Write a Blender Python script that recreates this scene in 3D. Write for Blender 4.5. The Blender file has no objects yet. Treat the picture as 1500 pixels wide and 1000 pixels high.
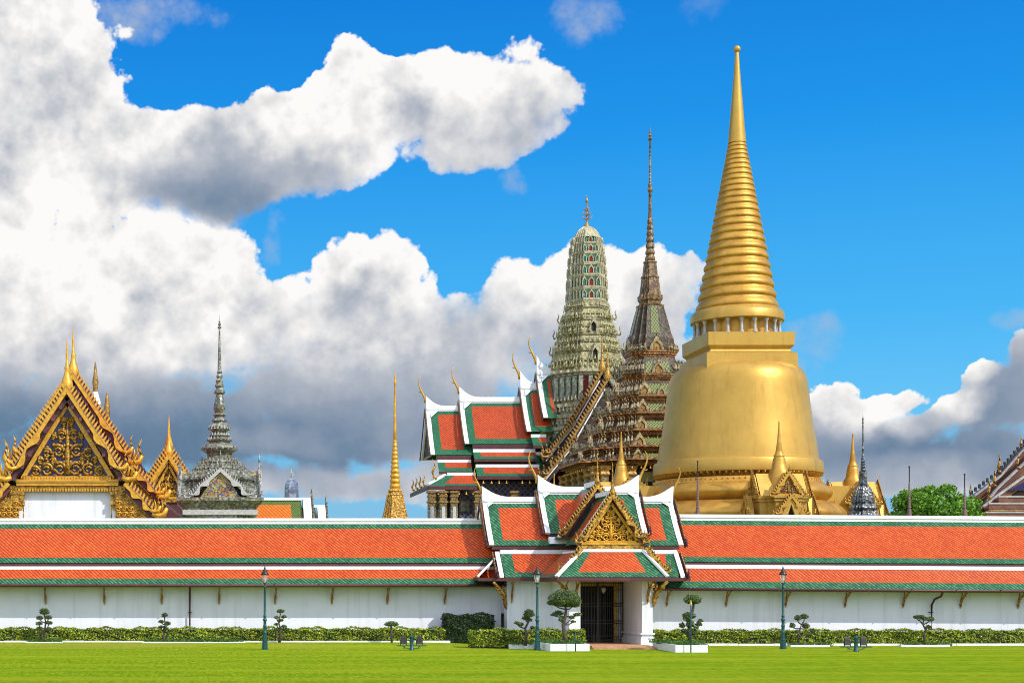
import bpy, bmesh, math, random
import numpy as np
from mathutils import Vector, Matrix
random.seed(7); np.random.seed(7)
SC = bpy.context.scene
R = math.radians
# ------------------------------------------------------------------ camera
F, CX, HZ, H = 2400.0, 270.0, 868.0, 3.4          # focal length, principal point (photo pixels), eye height
cam = bpy.data.objects.new('camera', bpy.data.cameras.new('camera'))
SC.collection.objects.link(cam); SC.camera = cam
cam.location = (0, 0, H); cam.rotation_euler = (R(90), 0, 0)
cam.data.sensor_width = 36; cam.data.lens = 36*F/1500
cam.data.shift_x = (750-CX)/1500; cam.data.shift_y = (HZ-500)/1500
cam.data.clip_start = 0.5; cam.data.clip_end = 6000
SC.view_settings.view_transform = 'Standard'; SC.view_settings.look = 'None'
SC.view_settings.exposure = 0.12; SC.view_settings.gamma = 1.0; SC.view_settings.use_curve_mapping = False
SC.cycles.max_bounces = 6; SC.cycles.diffuse_bounces = 3; SC.cycles.glossy_bounces = 3
SC.cycles.transparent_max_bounces = 8; SC.cycles.filter_width = 1.05
SC.cycles.use_adaptive_sampling = True; SC.cycles.adaptive_threshold = .012; SC.cycles.adaptive_min_samples = 8
# ------------------------------------------------------------------ sun
SUN_EL, SUN_AZ = R(40), R(133)                     # azimuth clockwise from +Y
sun = bpy.data.objects.new('sun', bpy.data.lights.new('sun', 'SUN'))
SC.collection.objects.link(sun)
sun.data.energy = 3.5; sun.data.angle = R(0.5); sun.data.color = (1.0, 0.965, 0.90)
sdir = Vector((math.sin(SUN_AZ)*math.cos(SUN_EL), math.cos(SUN_AZ)*math.cos(SUN_EL), math.sin(SUN_EL)))
sun.rotation_euler = sdir.to_track_quat('Z', 'Y').to_euler()

# ------------------------------------------------------------------ sky with clouds (world, by direction)
world = bpy.data.worlds.new('World'); SC.world = world; world.use_nodes = True
WN = world.node_tree; WN.nodes.clear()
class E:                                            # tiny socket algebra for math nodes
    def __init__(s, k): s.k = k
    @staticmethod
    def op(kind, *a):
        n = WN.nodes.new('ShaderNodeMath'); n.operation = kind
        for i, x in enumerate(a):
            if isinstance(x, E): WN.links.new(x.k, n.inputs[i])
            else: n.inputs[i].default_value = x
        return E(n.outputs[0])
    def __add__(a, b): return E.op('ADD', a, b)
    __radd__ = __add__
    def __sub__(a, b): return E.op('SUBTRACT', a, b)
    def __rsub__(a, b): return E.op('SUBTRACT', b, a)
    def __mul__(a, b): return E.op('MULTIPLY', a, b)
    __rmul__ = __mul__
    def __truediv__(a, b): return E.op('DIVIDE', a, b)
    def max(a, b): return E.op('MAXIMUM', a, b)
    def min(a, b): return E.op('MINIMUM', a, b)
    def step(a, lo, hi):
        n = WN.nodes.new('ShaderNodeMapRange'); n.interpolation_type = 'SMOOTHSTEP'
        WN.links.new(a.k, n.inputs[0]); n.inputs[1].default_value = lo; n.inputs[2].default_value = hi
        return E(n.outputs[0])
tc = WN.nodes.new('ShaderNodeTexCoord'); sx = WN.nodes.new('ShaderNodeSeparateXYZ')
WN.links.new(tc.outputs['Generated'], sx.inputs[0])
dx, dy, dz = (E(sx.outputs[i]) for i in range(3))
AZ = E.op('ARCTAN2', dx, dy); EL = E.op('ARCSINE', dz)
def wnoise(scale, detail, rough, off=(0,0,0), stretch=1.0, lac=2.0):
    m = WN.nodes.new('ShaderNodeMapping'); WN.links.new(tc.outputs['Generated'], m.inputs[0])
    m.inputs['Location'].default_value = off; m.inputs['Scale'].default_value = (1, 1, stretch)
    n = WN.nodes.new('ShaderNodeTexNoise'); WN.links.new(m.outputs[0], n.inputs['Vector'])
    n.inputs['Scale'].default_value = scale; n.inputs['Detail'].default_value = detail
    n.inputs['Roughness'].default_value = rough; n.inputs['Lacunarity'].default_value = lac
    return E(n.outputs['Fac'])
def wvor(scale, off=(0,0,0)):
    m = WN.nodes.new('ShaderNodeMapping'); WN.links.new(tc.outputs['Generated'], m.inputs[0])
    m.inputs['Location'].default_value = off
    n = WN.nodes.new('ShaderNodeTexVoronoi'); n.feature = 'SMOOTH_F1'; WN.links.new(m.outputs[0], n.inputs['Vector'])
    n.inputs['Scale'].default_value = scale; n.inputs['Detail'].default_value = 3; n.inputs['Roughness'].default_value = .55
    n.inputs['Smoothness'].default_value = .35
    return E(n.outputs['Distance'])
def azel(px, py):
    d = Vector(((px-CX)/F, 1, (HZ-py)/F)).normalized()
    return math.atan2(d.x, d.y), math.asin(d.z)
# cloud banks: centre x, y, half width, half height (as seen from here), brightness at top, at base
BANKS = [
 (45,130,175,210,.93,.88),(10,10,125,80,.86,.84),(190,225,185,80,.97,.74),(345,232,190,92,1.02,.40),(300,292,165,48,.46,.16),
 (515,158,88,95,1.04,.88),(480,245,125,74,1.0,.66),(620,150,80,64,.98,.82),(758,165,122,90,1.0,.64),(690,222,110,56,.86,.60),
 (130,420,300,140,1.0,.84),(330,440,115,120,.98,.84),(556,405,88,78,1.0,.86),(540,480,140,95,.97,.70),(270,490,260,80,.96,.78),
 (250,598,440,54,.54,.36),(170,656,440,70,.24,.13),(520,640,160,56,.40,.26),(400,655,110,28,.70,.55),(600,600,90,50,.56,.42),(470,722,260,40,.56,.62),
 (700,530,125,105,.80,.58),(790,450,88,76,.98,.76),(880,425,78,82,1.0,.76),(965,445,74,66,.84,.64),(900,530,165,90,.76,.60),(700,640,160,80,.54,.46),
 (1240,596,46,44,1.02,.92),(1262,628,60,40,.98,.80),(1312,604,44,28,1.0,.80),(1310,682,190,54,.30,.16),(1205,650,66,54,.66,.46),(1462,604,120,70,.50,.26),(1480,690,120,44,.36,.30),
 (1490,545,66,48,.62,.38),(1398,612,54,32,1.3,1.2),(1405,562,34,26,1.1,.9),(1480,520,40,26,.8,.6),(1340,712,160,34,.72,.64),(-20,330,110,80,.98,.86),(-280,230,240,280,.92,.8),(-330,610,300,90,.5,.34),(1760,620,260,110,.62,.40),(520,124,86,62,1.04,.95),(640,178,56,44,.96,.8),(600,186,50,44,.94,.76),(160,300,60,44,.90,.80),(445,560,100,60,.74,.52),(1360,640,60,26,.85,.7),(400,190,70,60,.95,.8),(10,250,150,70,.90,.80),(60,535,170,56,.9,.6),(565,545,120,56,.80,.56),(100,110,110,90,.9,.84),
]
THIN = [(215,42,130,48,1.0),(862,50,76,60,1.0),(765,268,34,30,.8),(1200,508,52,38,.62),(1180,570,44,50,.55),(425,600,80,34,.7),(1462,492,44,22,.62),(420,350,26,60,.6),(1040,20,40,30,.25),(700,690,120,50,.6)]
HOLES = [(96,106,22,12,.55),(440,372,15,40,.9),(430,18,70,70,.8)]
wm = WN.nodes.new('ShaderNodeTexNoise'); WN.links.new(tc.outputs['Generated'], wm.inputs['Vector'])
for k_, v_ in (('Scale',13),('Detail',6),('Roughness',.56)): wm.inputs[k_].default_value = v_
ws_ = WN.nodes.new('ShaderNodeSeparateColor'); WN.links.new(wm.outputs['Color'], ws_.inputs[0])
AZw = AZ + (E(ws_.outputs[0]) - .5)*.075; ELw = EL + (E(ws_.outputs[1]) - .5)*.040 - .006
def ell(px, py, rx, ry):
    a, e = azel(px, py); a2, _ = azel(px+rx, py); _, e2 = azel(px, py-ry)
    u = E.op('MULTIPLY_ADD', AZw, 1/(a2-a), -a/(a2-a)); v = E.op('MULTIPLY_ADD', ELw, 1/(e2-e), -e/(e2-e))
    return 1.0 - E.op('MULTIPLY_ADD', u, u, v*v), v
n_fine = wnoise(42, 8, .62, (1.3, 5.7, 2.2)); bil = wvor(20, (2.0, .6, 4.1)); bil2 = wvor(58, (5.0, 1.6, 1.1))
wsum = None; ssum = None
for (px, py, rx, ry, st, sb) in BANKS:
    d, v = ell(px, py, rx, ry)
    sh = E.op('MULTIPLY_ADD', v, (st-sb)*.5, (st+sb)*.5)
    w = (d + .35).max(0.0); w = w*w; ws = w*sh
    wsum = w if wsum is None else wsum + w; ssum = ws if ssum is None else ssum + ws
back = (dy*-1.0).step(-.35, .25)                     # unseen cloud bank added behind the viewer as fill light
wsum = wsum + back*2.4; ssum = ssum + back*2.3
dens = E.op('SQRT', wsum) - .30
for (px, py, rx, ry, k) in HOLES:
    d, _ = ell(px, py, rx, ry); dens = dens - (d.max(0.0)*k)
thin = None
for (px, py, rx, ry, k) in THIN:
    d, _ = ell(px, py, rx, ry); t = (d*.9 + (n_fine-.5)*1.6 + (.5-bil2)*.5).step(.0, 1.25)*k
    thin = t if thin is None else thin.max(t)
shade = ssum/(wsum + .0005)
field = dens + (.5 - bil)*.55 + (.5 - bil2)*.38 + (n_fine - .5)*.42
crisp = shade.step(.45, .95)
mask = field.step(-.06, .10)*crisp + field.step(-.12, .42)*(1.0 - crisp)
# relief: billows catch the sun on the upper right
rel = wvor(20, (2.0-.075, .6, 4.1-.12)) - bil
rel2 = wvor(58, (5.0-.028, 1.6, 1.1-.045)) - bil2
rel3 = wnoise(42, 5, .55, (1.3-.03, 5.7, 2.2-.05)) - wnoise(42, 5, .55, (1.3, 5.7, 2.2))
edge = (1.0 - field.step(.0, .7))*.10
shade = (shade + (rel*.30 + rel2*.17 + rel3*.10)*(crisp*.7 + .3) + edge - .04).max(0.0).min(1.15)
ramp = WN.nodes.new('ShaderNodeValToRGB'); cr = ramp.color_ramp
for p_, c_ in ((0.0,(.085,.155,.27)),(.22,(.15,.24,.36)),(.42,(.30,.36,.46)),(.62,(.52,.55,.61)),(.80,(.80,.795,.80)),(.95,(1.0,.985,.965))):
    e_ = cr.elements.new(p_); e_.color = (*c_, 1)
cr.elements.remove(cr.elements[0]); cr.elements.remove(cr.elements[-1])
WN.links.new(shade.k, ramp.inputs[0])
nishi = WN.nodes.new('ShaderNodeTexSky'); nishi.sky_type = 'NISHITA'; nishi.sun_disc = False
nishi.sun_elevation = SUN_EL; nishi.sun_rotation = SUN_AZ; nishi.air_density = 1.0; nishi.dust_density = .3; nishi.ozone_density = 2.2
air = WN.nodes.new('ShaderNodeValToRGB'); ar = air.color_ramp       # clear-air colour by height above the horizon
for p_, c_ in ((0.0,(.10,.10,.09)),(.495,(.12,.13,.12)),(.502,(.30,.52,.70)),(.53,(.16,.60,.98)),(.55,(.070,.49,.97)),(.585,(.014,.32,.88)),(.615,(.006,.215,.74)),(.75,(.003,.13,.52)),(1.0,(.002,.09,.38))):
    e_ = ar.elements.new(p_); e_.color = (*c_, 1)
ar.elements.remove(ar.elements[0]); ar.elements.remove(ar.elements[-1])
WN.links.new((EL*(1/math.pi) + .5).k, air.inputs[0])
airs = WN.nodes.new('ShaderNodeMix'); airs.data_type = 'RGBA'; airs.blend_type = 'MULTIPLY'; airs.inputs[0].default_value = 1
WN.links.new(air.outputs[0], airs.inputs[6]); airs.inputs[7].default_value = (7.3, 7.3, 7.3, 1)
tint = WN.nodes.new('ShaderNodeMix'); tint.data_type = 'RGBA'; tint.inputs[0].default_value = .99
WN.links.new(nishi.outputs[0], tint.inputs[6]); WN.links.new(airs.outputs[2], tint.inputs[7])
fill_gain = [back*k_ + 1.0 for k_ in (.22, .40, .72)]                                # added rear clouds brightened and blued to fill the shaded fronts
cs = WN.nodes.new('ShaderNodeMix'); cs.data_type = 'RGBA'; cs.blend_type = 'MULTIPLY'; cs.inputs[0].default_value = 1
WN.links.new(ramp.outputs[0], cs.inputs[6]); cs.inputs[7].default_value = (7.5, 7.5, 7.5, 1)
cg = WN.nodes.new('ShaderNodeVectorMath'); cg.operation = 'MULTIPLY'; WN.links.new(cs.outputs[2], cg.inputs[0]); gv = WN.nodes.new('ShaderNodeCombineXYZ'); WN.links.new(gv.outputs[0], cg.inputs[1])
for i_, g_ in enumerate(fill_gain): WN.links.new(g_.k, gv.inputs[i_])
m1 = WN.nodes.new('ShaderNodeMix'); m1.data_type = 'RGBA'
WN.links.new((thin*.9).k, m1.inputs[0]); WN.links.new(tint.outputs[2], m1.inputs[6]); m1.inputs[7].default_value = (3.3, 3.9, 4.9, 1)
m2 = WN.nodes.new('ShaderNodeMix'); m2.data_type = 'RGBA'
WN.links.new(mask.k, m2.inputs[0]); WN.links.new(m1.outputs[2], m2.inputs[6]); WN.links.new(cg.outputs[0], m2.inputs[7])
bg = WN.nodes.new('ShaderNodeBackground'); bg.inputs[1].default_value = 0.12
WN.links.new(m2.outputs[2], bg.inputs[0])
wo = WN.nodes.new('ShaderNodeOutputWorld'); WN.links.new(bg.outputs[0], wo.inputs[0])
world.cycles.sampling_method = 'MANUAL'; world.cycles.sample_map_resolution = 512
#@@GEOMETRY@@
# ------------------------------------------------------------------ helpers
def W(px, py, Y): return Vector(((px-CX)/F*Y, Y, H+(HZ-py)/F*Y))
def XX(px, Y): return (px-CX)/F*Y
def ZZ(py, Y): return H+(HZ-py)/F*Y
UP = Vector((0, 0, 1))
class Fr:                                            # local frame: a along r, b up, c along n (outwards)
    def __init__(s, o, r, n): s.o, s.r, s.n = Vector(o), Vector(r), Vector(n)
    def __call__(s, a, b, c=0.0): return s.o + s.r*a + UP*b + s.n*c
class MB:
    def __init__(s): s.v, s.f, s.m, s.uv, s.sm, s.mats = [], [], [], [], [], []
    def mi(s, name):
        if name not in s.mats: s.mats.append(name)
        return s.mats.index(name)
    def add(s, verts, faces, mat, smooth=False, uvs=None):
        o = len(s.v); s.v += [tuple(p) for p in verts]; k = s.mi(mat)
        for i, f in enumerate(faces):
            s.f.append([o+j for j in f]); s.m.append(k); s.sm.append(smooth)
            s.uv.append(uvs[i] if uvs else None)
    def poly(s, pts, mat, uv=None): s.add(pts, [list(range(len(pts)))], mat, False, [uv] if uv else None)
    def hexa(s, p, mat):                             # 8 corners: bottom ring then top ring
        s.add(p, [[3,2,1,0],[4,5,6,7],[0,1,5,4],[1,2,6,5],[2,3,7,6],[3,0,4,7]], mat)
    def box(s, x0, x1, y0, y1, z0, z1, mat):
        s.hexa([(x0,y0,z0),(x1,y0,z0),(x1,y1,z0),(x0,y1,z0),(x0,y0,z1),(x1,y0,z1),(x1,y1,z1),(x0,y1,z1)], mat)
    def fbox(s, fr, a0, a1, b0, b1, c0, c1, mat):
        s.hexa([fr(a0,b0,c0),fr(a1,b0,c0),fr(a1,b0,c1),fr(a0,b0,c1),fr(a0,b1,c0),fr(a1,b1,c0),fr(a1,b1,c1),fr(a0,b1,c1)], mat)
    def prism(s, fr, pts, c0, c1, mat):              # polygon in the frame's plane, thickness c0..c1
        n = len(pts); vs = [fr(a,b,c0) for a,b in pts]+[fr(a,b,c1) for a,b in pts]
        fs = [list(range(n))[::-1], list(range(n, 2*n))]+[[i,(i+1)%n,n+(i+1)%n,n+i] for i in range(n)]
        s.add(vs, fs, mat)
    def slab(s, p, q, up, w, t, mat):                # bar from p to q, width w along `up` cross, thickness t along up
        p, q = Vector(p), Vector(q); d = (q-p).normalized(); u = Vector(up); u = (u-d*u.dot(d)).normalized(); r = d.cross(u)
        P = lambda o,i,j: o + r*(i*w/2) + u*(j*t/2)
        s.hexa([P(p,-1,-1),P(p,1,-1),P(q,1,-1),P(q,-1,-1),P(p,-1,1),P(p,1,1),P(q,1,1),P(q,-1,1)], mat)
    def tube(s, pts, rad, mat, seg=6, smooth=True, flat=None):
        pts = [Vector(p) for p in pts]; n = len(pts)
        if not hasattr(rad, '__len__'): rad = [rad]*n
        vs, fs = [], []
        ref = None
        for i, p in enumerate(pts):
            t = (pts[min(i+1,n-1)]-pts[max(i-1,0)]).normalized()
            if ref is None: ref = UP if abs(t.z) < .9 else Vector((1,0,0))
            if flat is not None: ref = Vector(flat)
            u = (ref - t*ref.dot(t)); u = u.normalized() if u.length > 1e-5 else Vector((1,0,0)); r = t.cross(u)
            for k in range(seg):
                a = 2*math.pi*k/seg; vs.append(p + (r*math.cos(a) + u*math.sin(a))*rad[i])
        for i in range(n-1):
            for k in range(seg):
                fs.append([i*seg+k, i*seg+(k+1)%seg, (i+1)*seg+(k+1)%seg, (i+1)*seg+k])
        fs.append(list(range(seg))[::-1]); fs.append([(n-1)*seg+k for k in range(seg)])
        s.add(vs, fs, mat, smooth)
    def loft(s, c, prof, poly, mat, smooth=False, cap=True):    # prof: (radius, z[, mat]); poly unit cross-section
        n = len(poly); c = Vector(c)
        for i in range(len(prof)-1):
            a, b = prof[i], prof[i+1]; m = b[2] if len(b) > 2 else mat
            vs = [c+Vector((x*a[0], y*a[0], a[1])) for x,y in poly]+[c+Vector((x*b[0], y*b[0], b[1])) for x,y in poly]
            if not smooth: s.add(vs, [[k,(k+1)%n,n+(k+1)%n,n+k] for k in range(n)], m)
        if smooth:
            vs = []; fs = []
            for q in prof: vs += [c+Vector((x*q[0], y*q[0], q[1])) for x,y in poly]
            for i in range(len(prof)-1): fs += [[i*n+k, i*n+(k+1)%n, (i+1)*n+(k+1)%n, (i+1)*n+k] for k in range(n)]
            s.add(vs, fs, mat, True)
        if cap:
            q = prof[-1]
            if q[0] > .02: s.add([c+Vector((x*q[0], y*q[0], q[1])) for x,y in poly], [list(range(n))], q[2] if len(q) > 2 else mat)
            q = prof[0]
            if q[0] > .02: s.add([c+Vector((x*q[0], y*q[0], q[1])) for x,y in poly], [list(range(n))[::-1]], mat)
    def lathe(s, c, prof, mat, seg=32, smooth=True):
        poly = [(math.cos(2*math.pi*k/seg), math.sin(2*math.pi*k/seg)) for k in range(seg)]
        s.loft(c, prof, poly, mat, smooth)
    def cone(s, p, h, r, mat, seg=4, lean=(0,0)):
        p = Vector(p); top = p+Vector((lean[0], lean[1], h))
        vs = [p+Vector((r*math.cos(2*math.pi*k/seg+.785), r*math.sin(2*math.pi*k/seg+.785), 0)) for k in range(seg)]+[top]
        s.add(vs, [[k,(k+1)%seg,seg] for k in range(seg)], mat)
    def build(s, name, parent=None, rnd=False, sharp=None):
        me = bpy.data.meshes.new(name)
        loc = parent_loc(parent)
        v = [(p[0]-loc[0], p[1]-loc[1], p[2]-loc[2]) for p in s.v]
        me.from_pydata(v, [], s.f)
        for m in s.mats: me.materials.append(M[m])
        me.polygons.foreach_set('material_index', s.m); me.polygons.foreach_set('use_smooth', s.sm)
        if any(u is not None for u in s.uv):
            ul = me.uv_layers.new(name='UVMap'); arr = []
            for f, u in zip(s.f, s.uv): arr += [c for q in (u or [(0,0)]*len(f)) for c in q]
            ul.data.foreach_set('uv', arr)
        bm = bmesh.new(); bm.from_mesh(me); bmesh.ops.recalc_face_normals(bm, faces=bm.faces); bm.to_mesh(me); bm.free()
        if sharp: me.set_sharp_from_angle(angle=R(sharp))
        o = bpy.data.objects.new(name, me); SC.collection.objects.link(o)
        if parent: o.parent = parent
        return o
WLOC = {}
def parent_loc(p): return WLOC.get(p.name, (0,0,0)) if p else (0,0,0)
def thing(name, label, cat, loc, group=None):
    o = bpy.data.objects.new(name, None); SC.collection.objects.link(o); o.location = loc; o.empty_display_size = .3
    o['label'] = label; o['category'] = cat
    if group: o['group'] = group
    WLOC[o.name] = tuple(loc); return o
SIDED = ('bargeboard','soffit','rake','hip','aisle_gable')
def halves(mb):                                      # split a pair of slopes into its two sides
    n = len(mb.v); par = list(range(n))
    def find(x):
        while par[x] != x: par[x] = par[par[x]]; x = par[x]
        return x
    for f in mb.f:
        for k in f[1:]: par[find(k)] = find(f[0])
    V = np.array(mb.v); mid = (V.min(0)+V.max(0))/2; ax = 0 if np.ptp(V[:,0]) > np.ptp(V[:,1]) else 1
    rt = [find(i) for i in range(n)]; cen = {}
    for i, r_ in enumerate(rt): cen.setdefault(r_, []).append(V[i][ax])
    sd = {r_: sum(c)/len(c) > mid[ax] for r_, c in cen.items()}; out = []
    for side in (False, True):
        h = MB(); h.mats = list(mb.mats); ix = {}
        for f, m, u, sm in zip(mb.f, mb.m, mb.uv, mb.sm):
            if sd[rt[f[0]]] != side: continue
            for k in f:
                if k not in ix: ix[k] = len(h.v); h.v.append(mb.v[k])
            h.f.append([ix[k] for k in f]); h.m.append(m); h.uv.append(u); h.sm.append(sm)
        if h.f: out.append(h)
    return out
def part(mb, name, parent, label=None, sharp=None):
    if name in SIDED:
        hs = halves(mb)
        if len(hs) == 2: part_one(hs[0], name, parent); return part_one(hs[1], name, parent)
    return part_one(mb, name, parent, label, sharp)
def part_one(mb, name, parent, label=None, sharp=None):
    o = mb.build(name, parent, sharp=sharp)
    WLOC[o.name] = parent_loc(parent)               # parts sit at their thing's origin
    if label: o['label'] = label
    return o
def struct(mb, name, kind='structure'):
    o = mb.build(name); o['kind'] = kind; return o
def copy_part(o, parent, off):
    c = o.copy(); SC.collection.objects.link(c); c.parent = parent; c.location = Vector(o.location)+Vector(off); return c

# ------------------------------------------------------------------ materials
M = {}
def nt(name):
    m = bpy.data.materials.new(name); m.use_nodes = True; M[name] = m
    t = m.node_tree; return m, t, t.nodes['Principled BSDF']
def N(t, kind, **kw):
    n = t.nodes.new(kind)
    for k, v in kw.items(): setattr(n, k, v)
    return n
def mixc(t, fac, a, b, blend='MIX'):
    n = N(t, 'ShaderNodeMix', data_type='RGBA', blend_type=blend)
    for sock, x in ((0, fac), (6, a), (7, b)):
        if hasattr(x, 'is_linked'): t.links.new(x, n.inputs[sock])
        else: n.inputs[sock].default_value = (*x, 1) if isinstance(x, tuple) else x
    return n.outputs[2]
def noise(t, scale, detail=4, rough=.55, coord='Object', stretch=(1,1,1)):
    c = N(t, 'ShaderNodeTexCoord'); mp = N(t, 'ShaderNodeMapping'); mp.inputs['Scale'].default_value = stretch
    t.links.new(c.outputs[coord], mp.inputs[0])
    n = N(t, 'ShaderNodeTexNoise'); t.links.new(mp.outputs[0], n.inputs['Vector'])
    n.inputs['Scale'].default_value = scale; n.inputs['Detail'].default_value = detail; n.inputs['Roughness'].default_value = rough
    return n.outputs['Fac']
def rng(t, x, lo, hi, a=0.0, b=1.0):
    n = N(t, 'ShaderNodeMapRange'); t.links.new(x, n.inputs[0])
    for i, v in zip((1,2,3,4), (lo,hi,a,b)): n.inputs[i].default_value = v
    return n.outputs[0]
def bump(t, b, h, strength=.4, dist=.05):
    n = N(t, 'ShaderNodeBump'); n.inputs['Strength'].default_value = strength; n.inputs['Distance'].default_value = dist
    t.links.new(h, n.inputs['Height']); t.links.new(n.outputs[0], b.inputs['Normal']); return n
def mk(name, c1, c2, scale, rough=.6, metal=0.0, lo=.35, hi=.65, bmp=0.0, bscale=None, detail=5, stretch=(1,1,1), spec=.5, bdist=.05):
    m, t, b = nt(name)
    f = rng(t, noise(t, scale, detail, stretch=stretch), lo, hi)
    t.links.new(mixc(t, f, c1, c2), b.inputs['Base Color'])
    b.inputs['Roughness'].default_value = rough; b.inputs['Metallic'].default_value = metal; b.inputs['Specular IOR Level'].default_value = spec
    if bmp: bump(t, b, noise(t, bscale or scale, 4), bmp, bdist)
    return m, t, b
# plaster: large faint blotches plus rain streaks
def plaster(name, base, dirt, amt):
    m, t, b = nt(name)
    blot = rng(t, noise(t, .35, 6), .4, .75); streak = rng(t, noise(t, 2.2, 5, stretch=(1,1,.08)), .5, .8)
    mul = N(t, 'ShaderNodeMath', operation='MULTIPLY_ADD'); t.links.new(streak, mul.inputs[0]); mul.inputs[1].default_value = amt; mul2 = N(t, 'ShaderNodeMath', operation='MULTIPLY')
    t.links.new(blot, mul2.inputs[0]); mul2.inputs[1].default_value = amt*.6; t.links.new(mul2.outputs[0], mul.inputs[2])
    t.links.new(mixc(t, mul.outputs[0], base, dirt), b.inputs['Base Color']); b.inputs['Roughness'].default_value = .75
    bump(t, b, noise(t, 6, 4), .12, .03)
plaster('plaster', (.83,.838,.89), (.46,.45,.42), .42)
plaster('white_trim', (.84,.85,.88), (.44,.43,.41), .32)
plaster('kerb_white', (.80,.80,.79), (.40,.38,.33), .45)
# glazed scale tiles, by UV in metres
def tile(name, c1, c2, gap, w=.20, h=.24, rough=.38, con=1.0):
    m, t, b = nt(name)
    uv = N(t, 'ShaderNodeUVMap'); sp = N(t, 'ShaderNodeSeparateXYZ'); t.links.new(uv.outputs[0], sp.inputs[0])
    def mth(op, *a):
        n = N(t, 'ShaderNodeMath', operation=op)
        for i, x in enumerate(a):
            if hasattr(x, 'is_linked'): t.links.new(x, n.inputs[i])
            else: n.inputs[i].default_value = x
        return n.outputs[0]
    U = mth('MULTIPLY', sp.outputs[0], 1/w); V = mth('MULTIPLY', sp.outputs[1], 1/h)
    p, q = mth('ADD', U, V), mth('SUBTRACT', U, V)   # lozenges laid corner down, each overlapping the one below
    fp, fq = mth('FRACT', p), mth('FRACT', q)
    cmb = N(t, 'ShaderNodeCombineXYZ'); t.links.new(mth('FLOOR', p), cmb.inputs[0]); t.links.new(mth('FLOOR', q), cmb.inputs[1])
    wn = N(t, 'ShaderNodeTexWhiteNoise', noise_dimensions='2D'); t.links.new(cmb.outputs[0], wn.inputs['Vector'])
    a1 = rng(t, fp, 0.08, .62); a2 = rng(t, fq, 0.0, .22, .55, 1.0)
    lit = mth('MULTIPLY', a1, a2); mix1 = mixc(t, wn.outputs['Value'], c1, c2)
    col = mixc(t, rng(t, lit, 0, 1, 1-con, 1), gap, mix1)
    wear = rng(t, noise(t, .5, 6, .62), .30, .72)
    col = mixc(t, 1.0, col, mixc(t, wear, (.84,.84,.84), (1.08,1.06,1.03)), 'MULTIPLY')
    spot = rng(t, noise(t, 3.1, 3, .7), .66, .72, 0, .3); col = mixc(t, spot, col, tuple(.55*x+.04 for x in c1))
    t.links.new(col, b.inputs['Base Color']); b.inputs['Roughness'].default_value = rough; b.inputs['Specular IOR Level'].default_value = .25
    bump(t, b, lit, .55, .03)
tile('tile_orange', (.86,.135,.020), (.60,.070,.008), (.19,.018,.003), .25, .30)
tile('tile_green', (.016,.125,.052), (.075,.255,.125), (.002,.026,.011), .25, .30)
tile('far_orange', (.66,.090,.014), (.52,.064,.010), (.16,.016,.004), .34, .40)
tile('far_green', (.020,.145,.066), (.036,.19,.088), (.004,.04,.016), .34, .40)
tile('side_orange', (.84,.21,.012), (.70,.16,.010), (.36,.07,.006), .34, .40)
tile('side_green', (.10,.17,.03), (.15,.22,.05), (.04,.06,.015))
mk('maroon', (.105,.026,.028), (.065,.018,.022), 1.2, .5)
mk('purple_wood', (.14,.035,.055), (.08,.022,.04), 1.5, .5)
mk('brown_wood', (.20,.07,.045), (.12,.04,.028), 1.5, .5)
mk('pale_edge', (.46,.43,.40), (.32,.28,.25), 2, .6)
mk('dark_wood', (.045,.018,.014), (.02,.01,.009), 2, .6)
# gold
m, t, b = nt('gold_dome')                           # gilded mosaic: patchwork of panels, rain streaks, tarnish
col = mixc(t, rng(t, noise(t, .45, 6, .6), .30, .72), (.485,.28,.055), (.575,.345,.077))
col = mixc(t, rng(t, noise(t, 1.6, 6, .65, stretch=(1,1,.10)), .52, .74, 0, .42), col, (.29,.155,.032))
vo = N(t, 'ShaderNodeTexVoronoi'); vo.inputs['Scale'].default_value = 2.4; co = N(t, 'ShaderNodeTexCoord'); mp = N(t, 'ShaderNodeMapping'); mp.inputs['Scale'].default_value = (1,1,.55); t.links.new(co.outputs['Object'], mp.inputs[0]); t.links.new(mp.outputs[0], vo.inputs['Vector'])
sc = N(t, 'ShaderNodeSeparateColor'); t.links.new(vo.outputs['Color'], sc.inputs[0]); pv = rng(t, sc.outputs[0], 0, 1, .985, 1.015)
col = mixc(t, 1.0, col, pv, 'MULTIPLY'); t.links.new(col, b.inputs['Base Color'])
b.inputs['Metallic'].default_value = .42; b.inputs['Specular IOR Level'].default_value = .25
t.links.new(rng(t, noise(t, 1.2, 5), .3, .7, .34, .50), b.inputs['Roughness']); bump(t, b, noise(t, 9, 5, .7), .22, .03)
mk('gold_mould', (.66,.36,.055), (.42,.20,.03), 1.1, .42, .48, .25, .75, .25, 5, 6, bdist=.05)
mk('gold_carved', (.72,.40,.05), (.13,.05,.008), 5.5, .38, .4, .30, .66, .8, 6, 5, bdist=.10)
mk('gold_bright', (.82,.44,.045), (.56,.245,.018), 3.4, .36, .35, .30, .70, .45, 7, 4, bdist=.05)
mk('gold_old', (.52,.29,.06), (.14,.06,.018), 4.0, .45, .35, .3, .68, .6, 7, 5, bdist=.06)
mk('blue_glass', (.012,.014,.12), (.02,.012,.05), 5, .25, .2)
mk('purple_glass', (.045,.035,.085), (.10,.08,.13), 3.5, .3, .1)
mk('iron', (.035,.034,.034), (.06,.055,.05), 8, .45, .3)
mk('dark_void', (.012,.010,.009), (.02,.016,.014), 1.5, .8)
mk('door_wood', (.030,.014,.009), (.012,.007,.006), 1.8, .5)
mk('brass_panel', (.80,.52,.10), (.58,.32,.05), 6, .4, .1)
mk('silver_panel', (.70,.70,.71), (.40,.40,.42), 9, .4, .1)
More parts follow.
